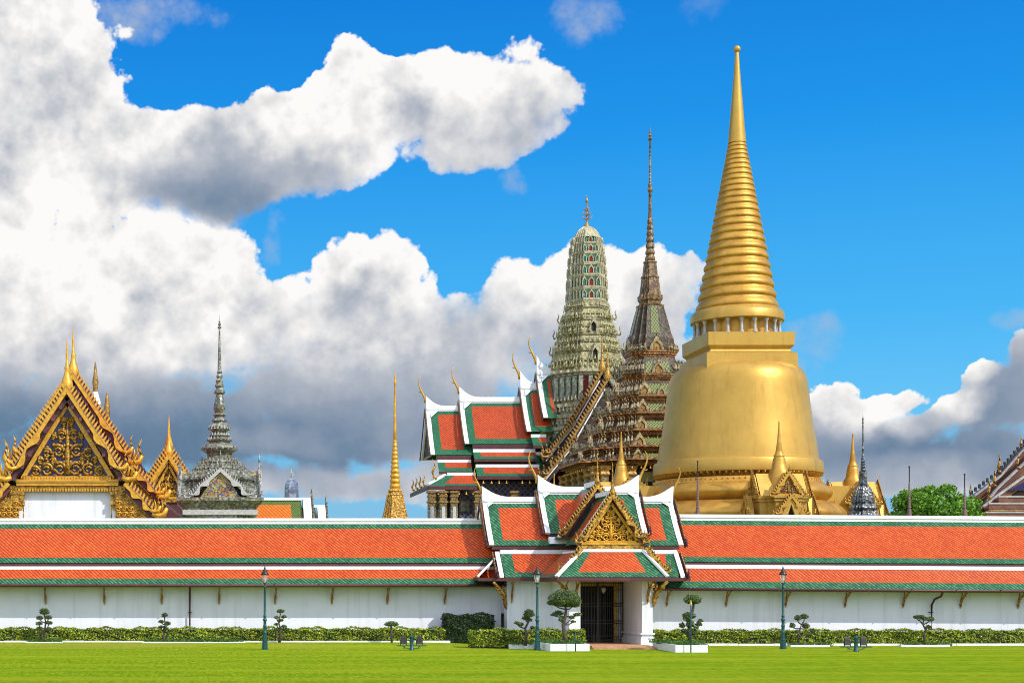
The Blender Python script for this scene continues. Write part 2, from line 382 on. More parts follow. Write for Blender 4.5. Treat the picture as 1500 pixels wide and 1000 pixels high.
mk('lamp_green', (.004,.050,.055), (.008,.078,.075), 5, .4, .1)
mk('lamp_black', (.012,.011,.012), (.03,.026,.024), 6, .4, .2)
mk('bark', (.045,.032,.024), (.11,.085,.065), 7, .85, 0, .3, .7, .6, 14)
mk('red_panel', (.26,.018,.020), (.16,.014,.018), 2.5, .55)
mk('brick_step', (.42,.20,.10), (.55,.32,.18), 4, .8, 0, .3, .7, .3, 9)
mk('stone_grey', (.36,.355,.33), (.54,.53,.50), 5, .7, 0, .3, .7, .4, 8)
mk('post_pink', (.13,.065,.06), (.22,.14,.12), 12, .5)
# porcelain and glass mosaics: cells of random colour
def mosaic(name, cols, scale, rough=.3, metal=0.0, bmp=.5):
    m, t, b = nt(name)
    c = N(t, 'ShaderNodeTexCoord'); v = N(t, 'ShaderNodeTexVoronoi'); t.links.new(c.outputs['Object'], v.inputs['Vector']); v.inputs['Scale'].default_value = scale
    sp = N(t, 'ShaderNodeSeparateColor'); t.links.new(v.outputs['Color'], sp.inputs[0])
    r = N(t, 'ShaderNodeValToRGB'); r.color_ramp.interpolation = 'CONSTANT'
    while len(r.color_ramp.elements) > 1: r.color_ramp.elements.remove(r.color_ramp.elements[-1])
    r.color_ramp.elements[0].position = 0; r.color_ramp.elements[0].color = (*cols[0][1],1)
    for p_, c_ in cols[1:]: r.color_ramp.elements.new(p_).color = (*c_,1)
    t.links.new(sp.outputs[0], r.inputs[0])
    ag = rng(t, noise(t, .9, 6, .65), .35, .7, .62, 1.08); col = mixc(t, 1.0, r.outputs[0], ag, 'MULTIPLY')
    t.links.new(col, b.inputs['Base Color']); b.inputs['Roughness'].default_value = rough; b.inputs['Metallic'].default_value = metal
    bump(t, b, v.outputs['Distance'], bmp, .06)
mosaic('porcelain', [(0,(.19,.19,.145)),(.30,(.30,.30,.24)),(.55,(.09,.11,.07)),(.70,(.14,.14,.10)),(.87,(.22,.10,.06)),(.91,(.28,.23,.07)),(.94,(.42,.42,.38))], 6.5)
mosaic('porcelain_white', [(0,(.40,.40,.36)),(.40,(.52,.52,.48)),(.68,(.14,.17,.12)),(.88,(.32,.14,.10)),(.93,(.2,.22,.24))], 6)
mosaic('porcelain_grey', [(0,(.06,.07,.08)),(.35,(.16,.17,.18)),(.62,(.03,.04,.05)),(.84,(.26,.22,.06)),(.9,(.30,.31,.30))], 6)
mosaic('floral', [(0,(.42,.27,.05)),(.28,(.30,.30,.22)),(.48,(.10,.12,.06)),(.62,(.35,.08,.10)),(.72,(.10,.10,.25)),(.82,(.55,.42,.12))], 7)
mosaic('prang_ivory', [(0,(.48,.42,.26)),(.35,(.58,.51,.34)),(.66,(.30,.27,.14)),(.86,(.46,.38,.19)),(.95,(.20,.18,.10))], 8, .4, 0.0, .2)
mosaic('prang_moss', [(0,(.43,.37,.16)),(.35,(.53,.46,.23)),(.66,(.26,.24,.09)),(.88,(.14,.14,.06))], 8, .4, 0.0, .2)
mosaic('prang_green', [(0,(.012,.14,.10)),(.4,(.02,.19,.135)),(.75,(.05,.10,.09)),(.9,(.30,.34,.26))], 6)
mosaic('prang_teal', [(0,(.30,.32,.23)),(.4,(.42,.42,.31)),(.75,(.16,.20,.14))], 6)
mosaic('bronze', [(0,(.17,.092,.038)),(.35,(.27,.155,.065)),(.62,(.095,.05,.022)),(.85,(.36,.24,.11))], 5, .45, .1, .4)
mosaic('bronze_light', [(0,(.36,.265,.13)),(.4,(.46,.36,.19)),(.75,(.19,.115,.045))], 6, .45, .05, .3)
mosaic('bronze_dark', [(0,(.07,.043,.02)),(.4,(.115,.073,.034)),(.75,(.038,.027,.012))], 4, .5, .05, .4)
mosaic('copper', [(0,(.36,.15,.05)),(.35,(.48,.21,.07)),(.7,(.20,.075,.03)),(.88,(.50,.32,.09))], 5, .4, .3, .3)
mosaic('column_mosaic', [(0,(0.272,0.176,0.048)),(.3,(0.400,0.288,0.096)),(.55,(0.160,0.152,0.136)),(.75,(0.096,0.056,0.024)),(.88,(0.360,0.368,0.368))], 6, .35, .3)
mosaic('far_tower', [(0,(.20,.23,.34)),(.4,(.32,.35,.45)),(.7,(.12,.14,.24))], 1.6)
def lattice(name, c1, c2, scale):
    m, t, b = nt(name)
    c = N(t, 'ShaderNodeUVMap'); mp = N(t, 'ShaderNodeMapping'); mp.inputs['Rotation'].default_value = (0,0,R(45)); t.links.new(c.outputs[0], mp.inputs[0])
    k = N(t, 'ShaderNodeTexBrick', offset=0.0); t.links.new(mp.outputs[0], k.inputs['Vector'])
    for q, v in (('Scale',scale),('Mortar Size',.035),('Brick Width',.25),('Row Height',.25)): k.inputs[q].default_value = v
    k.inputs['Color1'].default_value = (*c1,1); k.inputs['Color2'].default_value = tuple(x*.6 for x in c1)+(1,); k.inputs['Mortar'].default_value = (*c2,1)
    t.links.new(k.outputs['Color'], b.inputs['Base Color']); b.inputs['Roughness'].default_value = .3; bump(t, b, k.outputs['Fac'], .5, .05)
lattice('green_lattice', (.04,.105,.02), (.30,.27,.09), .80)
lattice('blue_lattice', (.06,.05,.12), (.16,.14,.20), .5)
# foliage: colour varies leaf by leaf
def leaf(name, cols):
    m, t, b = nt(name)
    g = N(t, 'ShaderNodeNewGeometry'); r = N(t, 'ShaderNodeValToRGB'); t.links.new(g.outputs['Random Per Island'], r.inputs[0])
    els = r.color_ramp.elements
    els[0].position = 0; els[0].color = (*cols[0],1); els[1].position = 1; els[1].color = (*cols[-1],1)
    for i, c_ in enumerate(cols[1:-1]): els.new((i+1)/(len(cols)-1)).color = (*c_,1)
    big = rng(t, noise(t, .7, 3), .35, .65, .75, 1.15); col = mixc(t, 1.0, r.outputs[0], big, 'MULTIPLY')
    t.links.new(col, b.inputs['Base Color']); b.inputs['Roughness'].default_value = .5
    b.inputs['Subsurface Weight'].default_value = 0
    tr = N(t, 'ShaderNodeBsdfTranslucent'); t.links.new(col, tr.inputs[0]); mx = N(t, 'ShaderNodeMixShader'); mx.inputs[0].default_value = .25
    t.links.new(b.outputs[0], mx.inputs[1]); t.links.new(tr.outputs[0], mx.inputs[2]); t.links.new(mx.outputs[0], t.nodes['Material Output'].inputs[0])
leaf('hedge_leaf', [(.03,.075,.004),(.13,.21,.008),(.36,.42,.014),(.55,.54,.022)])
leaf('shaded_leaf', [(.008,.028,.006),(.02,.05,.008),(.03,.07,.01)])  # leaf colours darkened to put the gate's shadow into the tall hedge
leaf('topiary_leaf', [(.02,.06,.008),(.08,.135,.018),(.19,.235,.04)])
leaf('tree_leaf', [(.045,.14,.008),(.13,.30,.016),(.24,.46,.024)])
leaf('cover_leaf', [(.03,.10,.01),(.07,.17,.015),(.11,.22,.02)])
mk('leaf_core', (.012,.025,.006), (.02,.035,.008), 3, .9)
# lawn: mown grass, worn yellowish towards the beds
m, t, b = nt('lawn')
fine = noise(t, 1.0, 6, .8, stretch=(5.5,.55,1)); med = noise(t, .55, 6, .65, stretch=(.35,.8,1)); big = noise(t, .10, 5, .6, stretch=(.25,2.4,1))
col = mixc(t, rng(t, fine, .34, .66), (.105,.18,.006), (.39,.49,.022))
col = mixc(t, rng(t, med, .38, .66, 0, .65), col, (.15,.28,.008))
col = mixc(t, rng(t, big, .48, .62, 0, .6), col, (.35,.41,.02))
po = N(t, 'ShaderNodeTexCoord'); sp = N(t, 'ShaderNodeSeparateXYZ'); t.links.new(po.outputs['Object'], sp.inputs[0])
dry = N(t, 'ShaderNodeMath', operation='MULTIPLY'); t.links.new(rng(t, sp.outputs[1], 92, 103), dry.inputs[0]); t.links.new(rng(t, noise(t, .22, 5, .6, stretch=(.5,1.4,1)), .42, .6), dry.inputs[1])
dm = N(t, 'ShaderNodeMath', operation='MULTIPLY'); t.links.new(dry.outputs[0], dm.inputs[0]); dm.inputs[1].default_value = .55
col = mixc(t, dm.outputs[0], col, (.33,.29,.05))
t.links.new(col, b.inputs['Base Color']); b.inputs['Roughness'].default_value = .9; b.inputs['Specular IOR Level'].default_value = 0.0
bump(t, b, noise(t, 11, 6, .8), 1.0, .10)
# lamp glass
m, t, b = nt('lamp_glass'); b.inputs['Base Color'].default_value = (.92,.92,.9,1); b.inputs['Transmission Weight'].default_value = .85; b.inputs['Roughness'].default_value = .12; b.inputs['IOR'].default_value = 1.2
mk('bulb', (.75,.72,.62), (.7,.68,.6), 3, .4)
mk('window_pane', (.30,.34,.38), (.22,.26,.30), 2, .1)
# ------------------------------------------------------------------ shared shapes
def roof(mb, TL, TR, BR, BL, bands=(0,0,0,0), mats=('tile_green','tile_orange'), sag=0.0, nv=5):
    TL, TR, BR, BL = map(Vector, (TL, TR, BR, BL)); r = (BR-BL).normalized()
    w = ((BR-BL).length+(TR-TL).length)/2; h = ((TL-BL).length+(TR-BR).length)/2
    t, b, l, rr = bands; nrm = (BR-BL).cross(TL-BL).normalized()
    us = sorted(set([0, l/w, 1-rr/w, 1])); vs = sorted(set([0, b/h, 1-t/h, 1]+[i/nv for i in range(nv+1)]))
    pt = lambda u, v: BL.lerp(BR, u).lerp(TL.lerp(TR, u), v) - nrm*(sag*4*v*(1-v))
    G = [pt(u, v) for v in vs for u in us]; nu = len(us); o = len(mb.v); mb.v += [tuple(p) for p in G]
    for i in range(nu-1):
        for j in range(len(vs)-1):
            uc, vc = (us[i]+us[i+1])/2, (vs[j]+vs[j+1])/2
            inner = l/w < uc < 1-rr/w and b/h < vc < 1-t/h
            q = [j*nu+i, j*nu+i+1, (j+1)*nu+i+1, (j+1)*nu+i]
            mb.f.append([o+x for x in q]); mb.m.append(mb.mi(mats[1] if inner else mats[0])); mb.sm.append(True)
            mb.uv.append([((G[x]-BL).dot(r), vs[x//nu]*h) for x in q])
def chofa(mb, base, out, h, mat='gold_bright', r0=None):
    o = Vector(out); base = Vector(base); r0 = r0 or h*.042
    P = [(0,-.06),(.01,.08),(.08,.22),(.16,.36),(.23,.48),(.29,.62),(.31,.75),(.28,.88),(.21,1.0)]
    rr = [1.25,1.15,1.0,.95,.72,.62,.5,.36,.1]
    mb.tube([base+o*(a*h)+UP*(b*h) for a,b in P], [r0*x for x in rr], mat, 6)
    mb.tube([base+o*(.15*h)+UP*(.38*h), base+o*(.27*h)+UP*(.36*h), base+o*(.33*h)+UP*(.40*h)], [r0*.8, r0*.5, r0*.1], mat, 5)
def hook(mb, p, out, h, mat, r0=None):               # curled flame
    p = Vector(p); o = Vector(out); r0 = r0 or h*.11
    P = [(0,0),(.16,.10),(.24,.32),(.12,.58),(.10,.78),(.24,1.0)]
    mb.tube([p+o*(a*h)+UP*(b*h) for a,b in P], [r0*x for x in (1,1.1,.95,.8,.5,.08)], mat, 5)
def barge(mb, fr, top, bot, bw, th, nsp, sph, board='gold_bright', spike='gold_bright', waves=2, hk=.0, start=.5, edge=None, gapm='dark_wood'):
    (a0,b0), (a1,b1) = top, bot; d = Vector((a1-a0, b1-b0)); L = d.length; d /= L
    s = 1 if a1 > a0 else -1; n = Vector((-d.y, d.x))*s      # outward normal (upwards)
    K = 22; st = []; apex = abs(a0) < 1e-6
    for i in range(K+1):
        t = i/K; x, y = a0+d.x*L*t, b0+d.y*L*t
        wv = 0 if (not waves or t < start) else .75*math.sin((t-start)/(1-start)*math.pi*2*waves)
        o = bw*(1+wv); lift = 0 if t < start else bw*.35*math.sin((t-start)/(1-start)*math.pi*waves)*(1 if waves else 0)
        p, q = (x+n.x*lift, y+n.y*lift), (x-n.x*o, y-n.y*o)
        if apex and s*q[0] < .004: q = (s*.004, b0-o/n.y+d.y/abs(d.x)*.004)
        if apex and i == 0: p = (s*.004, b0)
        st.append((p, q))
    vs, fs = [], []
    for (p, q) in st: vs += [fr(p[0],p[1],0), fr(q[0],q[1],0), fr(q[0],q[1],th), fr(p[0],p[1],th)]
    for i in range(K):
        for k in range(4): fs.append([i*4+k, i*4+(k+1)%4, i*4+4+(k+1)%4, i*4+4+k])
    if not apex: fs.append([0,1,2,3])
    fs.append([K*4+3,K*4+2,K*4+1,K*4])
    mb.add(vs, fs, board)
    if edge:
        e = .16*bw
        for (o0, o1) in ((-e*.3, e*.7),): mb.prism(fr, [(a0+n.x*0+s*.006, b0+o1*.9), (a0+s*.006, b0-o0), (a1-n.x*0, b1-o0), (a1+n.x*o1, b1+n.y*o1)], th*.9, th*1.12, edge)
    if nsp and sph > .12: mb.prism(fr, [(a0+s*.006,b0-.01), (a1,b1-.01), (a1+n.x*sph*.62, b1+n.y*sph*.62), (a0+s*.006, b0+sph*.62/n.y*.9)], th*.15, th*.45, gapm)
    for i in range(nsp):
        t = (i+.5)/nsp*.96+.01; x, y = a0+d.x*L*t, b0+d.y*L*t; w = L/nsp*.30
        lean = .45*sph
        X = lambda u_: u_ if not apex else (max(.006, u_) if s > 0 else min(-.006, u_))
        mb.prism(fr, [(X(x-d.x*w), y-d.y*w), (X(x+d.x*w), y+d.y*w), (X(x+n.x*sph*.7+d.x*w*.7-d.x*lean*.6), y+n.y*sph*.7+d.y*w*.7-d.y*lean*.6), (X(x+n.x*sph-d.x*lean), y+n.y*sph-d.y*lean), (X(x+n.x*sph*.7-d.x*w*.7-d.x*lean*.6), y+n.y*sph*.7-d.y*w*.7-d.y*lean*.6)], th*.25, th*.8, spike)
    if hk:
        for q, sc, c in ((0,1,.6),(.28,.72,.9)):
            x, y = a1-d.x*L*q*.4, b1-d.y*L*q*.4
            P = [(-.25,.0),(.1,-.12),(.42,-.05),(.56,.28),(.44,.62),(.40,.9),(.56,1.25)]
            mb.tube([fr(x+s*a*hk*sc, y+b*hk*sc, th*c) for a,b in P], [hk*sc*z for z in (.14,.17,.17,.13,.10,.07,.012)], board, 6)
        for k in range(3): 
            x, y = a1+s*hk*(.25-.2*k), b1+hk*.1
            mb.tube([fr(x,y,th*.5), fr(x+s*hk*.10,y+hk*.4,th*.5), fr(x+s*hk*.02,y+hk*.72,th*.5)], [hk*.09,hk*.06,.01], board, 5)
def pediment(mb, fr, half, b0, h, gold='gold_carved', back='blue_glass', c=0.0, seed=1, r=.02, border=.12):
    mb.prism(fr, [(-half,b0),(half,b0),(0,b0+h)], c-.12, c, back)
    for s in (-1,1):
        mb.slab(fr(s*half,b0,c+.05), fr(0,b0+h,c+.05), fr.n, border, .16, 'gold_bright')
    mb.slab(fr(-half,b0+.03,c+.05), fr(half,b0+.03,c+.05), fr.n, border, .16, 'gold_bright')
    rad = half*r*1.6
    C = [(.17,.13,.14),(.46,.12,.13),(.71,.10,.10),(.20,.37,.13),(.46,.34,.10),(.13,.58,.11),(.09,.76,.075),(.31,.56,.05),(.62,.25,.06),(.32,.24,.05)]
    for s in (-1,1):
        for (x,y,q) in C:
            P = []
            for k in range(15):
                a = k/14*math.pi*3.3+.8; rr = q*half*1.15*(1-k/15*.86)
                P.append(fr(s*(x*half+math.cos(a)*rr), b0+y*h+math.sin(a)*rr, c+.04+.05*k/14))
            mb.tube(P, [rad*(1.25-.6*k/14) for k in range(15)], gold, 5)
            for k in range(4):
                a = k*1.57+.5+x*9; p0 = (x*half+math.cos(a)*q*half*1.1, b0+y*h+math.sin(a)*q*half*1.1)
                p1 = (p0[0]+math.cos(a+.7)*q*half*.75, p0[1]+math.sin(a+.7)*q*half*.75)
                if p1[1] < b0+.06 or p1[0] < 0 or p1[0]/half+(p1[1]-b0)/h > .97: continue
                mb.tube([fr(s*p0[0],p0[1],c+.03), fr(s*(p0[0]+p1[0])/2,(p0[1]+p1[1])/2+.02,c+.09), fr(s*p1[0],p1[1],c+.03)], [rad,rad*1.3,.01], gold, 4)
    mb.tube([fr(0,b0+.06*h,c+.06), fr(0,b0+.2*h,c+.10), fr(0,b0+.34*h,c+.08), fr(0,b0+.42*h,c+.1), fr(0,b0+.5*h,c+.06), fr(0,b0+.9*h,c+.04)], [half*x for x in (.08,.05,.07,.035,.05,.01)], gold, 6)
def dentils(mb, fr, a0, a1, b0, b1, c0, c1, n, mat):
    w = (a1-a0)/n
    for i in range(n): mb.fbox(fr, a0+w*i+w*.18, a0+w*i+w*.82, b0, b1, c0, c1, mat)
def redent(n, a):
    st = (1-a)/n; q = []
    for i in range(n): q += [(1-i*st, a+i*st), (1-(i+1)*st, a+i*st)]
    q += [(a, 1)]; out = []
    for k in range(4):
        for (x,y) in q:
            for _ in range(k): x, y = -y, x
            out.append((x,y))
    return out
CIRC = lambda n: [(math.cos(2*math.pi*k/n), math.sin(2*math.pi*k/n)) for k in range(n)]
def ring_spikes(mb, c, poly, r, z, h, w, mat, spacing, only_front=True):
    c = Vector(c); n = len(poly)
    for i in range(n):
        p, q = Vector(poly[i])*r, Vector(poly[(i+1)%n])*r; L = (q-p).length; m = max(1, int(L/spacing))
        for k in range(m):
            s = p.lerp(q, (k+.5)/m)
            mb.cone((c.x+s.x, c.y+s.y, z), h*random.uniform(.9,1.1), w, mat, 4)
def gable_end(fr, mb, half, b0, h, panel='dark_wood'):
    mb.prism(fr, [(-half,b0),(half,b0),(0,b0+h)], -.12, 0, panel)
# leaves as many small faces
def leaves(mb, pts, size, mat, nrm=None, spread=1.0):
    pts = np.asarray(pts, float); n = len(pts)
    if n == 0: return
    d = np.random.normal(size=(n,3)); d /= np.linalg.norm(d, axis=1)[:,None]
    if nrm is not None:
        d = np.asarray(nrm)+d*spread; d /= np.linalg.norm(d, axis=1)[:,None]
    a = np.cross(d, np.random.normal(size=(n,3))); a /= np.linalg.norm(a, axis=1)[:,None]; b = np.cross(d, a)
    s = size*np.random.uniform(.65, 1.3, size=(n,1)); a *= s; b *= s*.55
    V = np.stack([pts-a, pts+b*.9-a*.1, pts+a, pts-b*.9+a*.1], 1).reshape(-1,3)
    mb.add([tuple(v) for v in V], [[4*i,4*i+1,4*i+2,4*i+3] for i in range(n)], mat, False)
def hedge_pts(x0, x1, y0, y1, z0, z1, dens, bump_=.07):
    P, Nn = [], []
    def face(n, f, nr):
        for _ in range(int(n)): P.append(f(random.random(), random.random())); Nn.append(nr)
    L, D, Hh = x1-x0, y1-y0, z1-z0
    wob = lambda x: bump_*math.sin(x*2.3+1)+bump_*.6*math.sin(x*5.9)+random.gauss(0,.035)
    face(L*D*dens, lambda u,v: (x0+L*u, y0+D*v, z1+wob(x0+L*u)), (0,0,1))
    face(L*Hh*dens*1.2, lambda u,v: (x0+L*u, y0-wob(x0+L*u+v*3)*.8, z0+Hh*v), (0,-1,.2))
    face(L*Hh*dens*.3, lambda u,v: (x0+L*u, y1+wob(u*9)*.5, z0+Hh*v), (0,1,.2))
    for xx, nr in ((x0,(-1,0,.2)),(x1,(1,0,.2))): face(D*Hh*dens*1.2, lambda u,v: (xx+random.gauss(0,.05), y0+D*u, z0+Hh*v), nr)
    return P, Nn
def hedge(label, x0, x1, y0, y1, z0, z1, dens=230, size=.075, leafm='hedge_leaf', group='trimmed hedges along the wall'):
    t = thing('hedge', label, 'hedge', ((x0+x1)/2, (y0+y1)/2, z0), group)
    mb = MB(); mb.box(x0+.08, x1-.08, y0+.08, y1-.08, z0-.1, z1-.07, 'leaf_core'); P, Nn = hedge_pts(x0,x1,y0,y1,z0,z1,dens)
    leaves(mb, P, size, leafm, Nn, .9); part(mb, 'foliage', t); return t
def clump(mb, c, rx, ry, rz, dens, size, mat='topiary_leaf', flat=.0):
    c = np.array(c); area = 4*math.pi*((rx*ry)**1.6/3+(rx*rz)**1.6/3+(ry*rz)**1.6/3)**(1/1.6); n = int(area*dens)
    d = np.random.normal(size=(n,3)); d /= np.linalg.norm(d, axis=1)[:,None]
    if flat: d[:,2] = np.where(d[:,2] < 0, d[:,2]*(1-flat), d[:,2])
    lump = 1+.10*np.sin(d[:,0]*6+c[0])*np.sin(d[:,2]*5+c[2])+.05*np.random.normal(size=n)
    p = c+d*np.array([rx,ry,rz])*lump[:,None]
    leaves(mb, p, size, mat, d, .8)
    seg = 10; prof = []
    for k in range(7):
        a = -math.pi/2+math.pi*k/6; z = math.sin(a); prof.append((max(.01, math.cos(a)), z*(1-flat) if z < 0 else z))
    vs = [(c[0]+math.cos(2*math.pi*j/seg)*r*rx*.84, c[1]+math.sin(2*math.pi*j/seg)*r*ry*.84, c[2]+z*rz*.84) for r,z in prof for j in range(seg)]
    mb.add(vs, [[k*seg+j, k*seg+(j+1)%seg, (k+1)*seg+(j+1)%seg, (k+1)*seg+j] for k in range(6) for j in range(seg)], 'leaf_core')
def topiary(label, Y, trunk, clumps, zb, dens=420, size=.05, group='clipped topiary trees'):
    base = W(trunk[0][0], trunk[0][1], Y); base.z = zb
    t = thing('topiary_tree', label, 'topiary', base, group)
    mb = MB(); s = Y/F
    for path in ([trunk] if not isinstance(trunk[0][0], (list, tuple)) else trunk): pass
    pts = [W(x,y,Y) for x,y,_ in trunk]; pts[0].z = zb-.05
    mb.tube(pts, [q*s for _,_,q in trunk], 'bark', 7)
    for (x,y,rx,rz) in clumps:                       # a branch from the nearest trunk point to each pad
        c = W(x, y+rz*.4, Y); k = min(range(len(pts)), key=lambda i: (pts[i]-c).length+(2 if pts[i].z > c.z else 0))
        if (pts[k]-c).length > .1:
            off = Vector((0, random.uniform(-.12,.12), 0)); mid = pts[k].lerp(c, .55)+Vector((0,0,-.06))+off
            mb.tube([pts[k], mid, c+off], [1.1*s, .9*s, .7*s], 'bark', 5)
    part(mb, 'trunk', t); mb = MB()
    for i, (x,y,rx,rz) in enumerate(clumps):
        c = W(x,y,Y); clump(mb, (c.x, c.y+random.uniform(-.1,.1), c.z), rx*s, rx*s*random.uniform(.85,1), rz*s, dens, size, flat=.45)
    part(mb, 'crown', t); return t
# ------------------------------------------------------------------ ground
def smooth(x): x = max(0, min(1, x)); return x*x*(3-2*x)
def gz(x, y): return .22*smooth((y-99)/6.5)*(1-smooth((x-15)/7))
def axis(a, b, core, fine, n=9):
    lo, hi = core; out = list(np.arange(lo, hi+1e-6, fine))
    return [lo-(lo-a)*((k/n)**2.2) for k in range(n, 0, -1)]+out+[hi+(b-hi)*((k/n)**2.2) for k in range(1, n+1)]
xs = axis(-2500, 2500, (-30, 66), 1.5); ys = axis(-400, 4000, (50, 118), 1.0)
g = MB(); g.add([(x, y, gz(x, y)) for y in ys for x in xs], [[j*len(xs)+i, j*len(xs)+i+1, (j+1)*len(xs)+i+1, (j+1)*len(xs)+i] for j in range(len(ys)-1) for i in range(len(xs)-1)], 'lawn', True)
struct(g, 'lawn')
k = MB()                                             # kerb stones along the planting beds
def kerb(mb, x0, x1, y, z0, z1, d=.28):
    x = x0
    while x < x1-.01:
        e = min(x+random.uniform(2.2,3.2), x1); j = random.uniform(-.015,.015); mb.box(x+.012, e-.012, y+j, y+d+j, z0-.2, z1+random.uniform(-.012,.012), 'kerb_white'); x = e
kerb(k, -24, 17.2, 105.9, .19, .31); kerb(k, 30.6, 62, 106.0, .0, .13)
for a, b_ in ((36,92),(208,360)): kerb(k, XX(a,104.8), XX(b_,104.8), 104.8, .15, .27)
for a, b_ in ((1158,1216),(1320,1392)): kerb(k, XX(a,103.6), XX(b_,103.6), 103.6, 0, .12)
kerb(k, XX(745,100.2), XX(822,100.2), 100.0, 0.1, .27)
struct(k, 'kerb')
p = MB(); p.box(24.70, 28.46, 98.9, 106.2, -.1, .10, 'brick_step'); p.box(24.72, 28.44, 99.3, 106.2, .104, .2, 'brick_step'); struct(p, 'gate_path')
# ------------------------------------------------------------------ cloister galleries
def bracket_mesh(mb, p, out, h, reach, w=.09, mat='gold_carved'):
    p = Vector(p); o = Vector(out); sd = Vector((-o.y, o.x, 0))
    P = [(.02,0),(.10,.10),(.06,.22),(.16,.36),(.22,.52),(.42,.66),(.62,.80),(1.0,1.0)]
    mb.tube([p+o*(a*reach)+UP*(b*h) for a,b in P], [w*x for x in (.25,.7,.8,1.0,.85,.9,.75,.6)], mat, 6)
    mb.tube([p+o*(.03*reach)+UP*(.45*h), p+o*(.30*reach)+UP*(.84*h), p+o*(.12*reach)+UP*(1.0*h)], [w*.3,w*.5,w*.4], mat, 5)
    for a,b in ((.10,.20),(.22,.42),(.40,.60),(.62,.74)):
        mb.tube([p+o*(a*reach)+UP*(b*h), p+o*(a*reach+.10*h)+UP*(b*h-.02*h), p+o*(a*reach+.15*h)+UP*(b*h+.08*h)], [w*.6,w*.4,.008], mat, 4)
def gallery(label, x0, x1, v, bx, pipes, brz):
    t = thing('cloister_gallery', label, 'gallery', ((x0+x1)/2, 110, 0), 'cloister galleries either side of the gate')
    kk = .97; slope = v[-1]; dep = (0,1,6,9)       # wall, eave, fascia and ridge distance; the rest are heights
    Yw, Yg, gz0, gz1, lz, wz, my, mz0, mz1, yr, rz, cz = [q*kk if i in dep else H+(q-H)*kk for i, q in enumerate(v[:-1])]
    brz = (H+(brz[0]-H)*kk, brz[1]*kk)
    fl = lambda z, x: z-slope*(x-x0)
    mb = MB(); mb.hexa([(x0,Yw,-.3),(x1,Yw,-.3),(x1,Yw+.6,-.3),(x0,Yw+.6,-.3),(x0,Yw,fl(lz-.1,x0)),(x1,Yw,fl(lz-.1,x1)),(x1,Yw+.6,fl(lz-.1,x1)),(x0,Yw+.6,fl(lz-.1,x0))], 'plaster')
    mb.box(x0, x1, Yw-.12, Yw-.003, -.3, .55, 'plaster'); yb = 2*yr-Yw
    mb.box(x0, x1, yb, yb+.5, -.3, lz-.4, 'plaster'); part(mb, 'wall', t)
    def strip(m, ya, yb_, za, zb, mat):
        m.hexa([(x0,ya,fl(za,x0)),(x1,ya,fl(za,x1)),(x1,yb_,fl(za,x1)),(x0,yb_,fl(za,x0)),(x0,ya,fl(zb,x0)),(x1,ya,fl(zb,x1)),(x1,yb_,fl(zb,x1)),(x0,yb_,fl(zb,x0))], mat)
    P = lambda x, y, z: (x, y, fl(z, x))
    mb = MB(); roof(mb, P(x0,my-.10,lz), P(x1,my-.10,lz), P(x1,Yg,gz1), P(x0,Yg,gz1), (0,.55,0,0), sag=.04)
    roof(mb, P(x1,yb-.1,lz), P(x0,yb-.1,lz), P(x0,yb+1.6,gz1), P(x1,yb+1.6,gz1), (0,.55,0,0), sag=.04); lr = part(mb, 'lower_roof', t)
    mb = MB(); strip(mb, my-.16, my-.03, lz-.03, wz, 'white_trim'); part(mb, 'flashing', lr)
    mb = MB(); strip(mb, Yg-.03, Yg+.08, gz0, gz1-.02, 'maroon'); mb.tube([P(x0,Yg-.09,gz1-.08), P(x1,Yg-.09,gz1-.08)], .085, 'maroon', 8)
    x = x0+1.1
    while x < x1: mb.box(x-.03, x+.03, Yg-.19, Yg+.0, fl(gz1-.18,x), fl(gz1+.01,x), 'maroon'); x += 2.9
    mb.add([P(x0,Yg+.08,gz0+.05),P(x1,Yg+.08,gz0+.05),P(x1,Yw,lz-.35),P(x0,Yw,lz-.35)], [[0,1,2,3]], 'dark_wood'); part(mb, 'gutter', t)
    mb = MB(); roof(mb, P(x0,yr-.12,rz), P(x1,yr-.12,rz), P(x1,my-.05,mz1), P(x0,my-.05,mz1), (.52,.52,0,0), sag=.07)
    roof(mb, P(x1,yr+.12,rz), P(x0,yr+.12,rz), P(x0,2*yr-my,mz1), P(x1,2*yr-my,mz1), (.52,.52,0,0), sag=.07); ur = part(mb, 'upper_roof', t)
    mb = MB(); strip(mb, my, my+.12, mz0, mz1-.03, 'maroon'); part(mb, 'fascia', ur)
    mb = MB(); strip(mb, yr-.20, yr+.20, rz-.06, rz+.14, 'white_trim'); strip(mb, yr-.26, yr+.26, rz+.143, cz, 'white_trim'); part(mb, 'ridge_cap', ur)
    bm_ = None
    for px in bx:
        x = XX(px, Yw)
        if bm_ is None: mb = MB(); bracket_mesh(mb, (x, Yw-.02, fl(brz[0],x)), (0,-1,0), brz[1], 1.15); bm_ = part(mb, 'bracket', t); bx0 = x
        else: copy_part(bm_, t, (x-bx0, 0, -slope*(x-bx0)))
    for (px, bend) in pipes:
        x = XX(px, Yw-.15); mb = MB(); z1 = fl(gz0, x)
        pts = [(x+bend, Yg+.1, z1+.05), (x+bend, Yg+.35, z1-.25), (x+bend*.9, Yw-.3, z1-.45), (x, Yw-.22, z1-.85), (x, Yw-.22, .3)] if bend else [(x, Yg+.1, z1+.05), (x, Yw-.25, z1-.25), (x, Yw-.22, z1-.5), (x, Yw-.22, .3)]
        mb.tube(pts, .075, 'maroon', 7)
        for z in (1.0, 2.1): mb.box(x-.12, x+.12, Yw-.24, Yw-.0, z, z+.05, 'maroon')
        part(mb, 'downpipe', t)
    return t
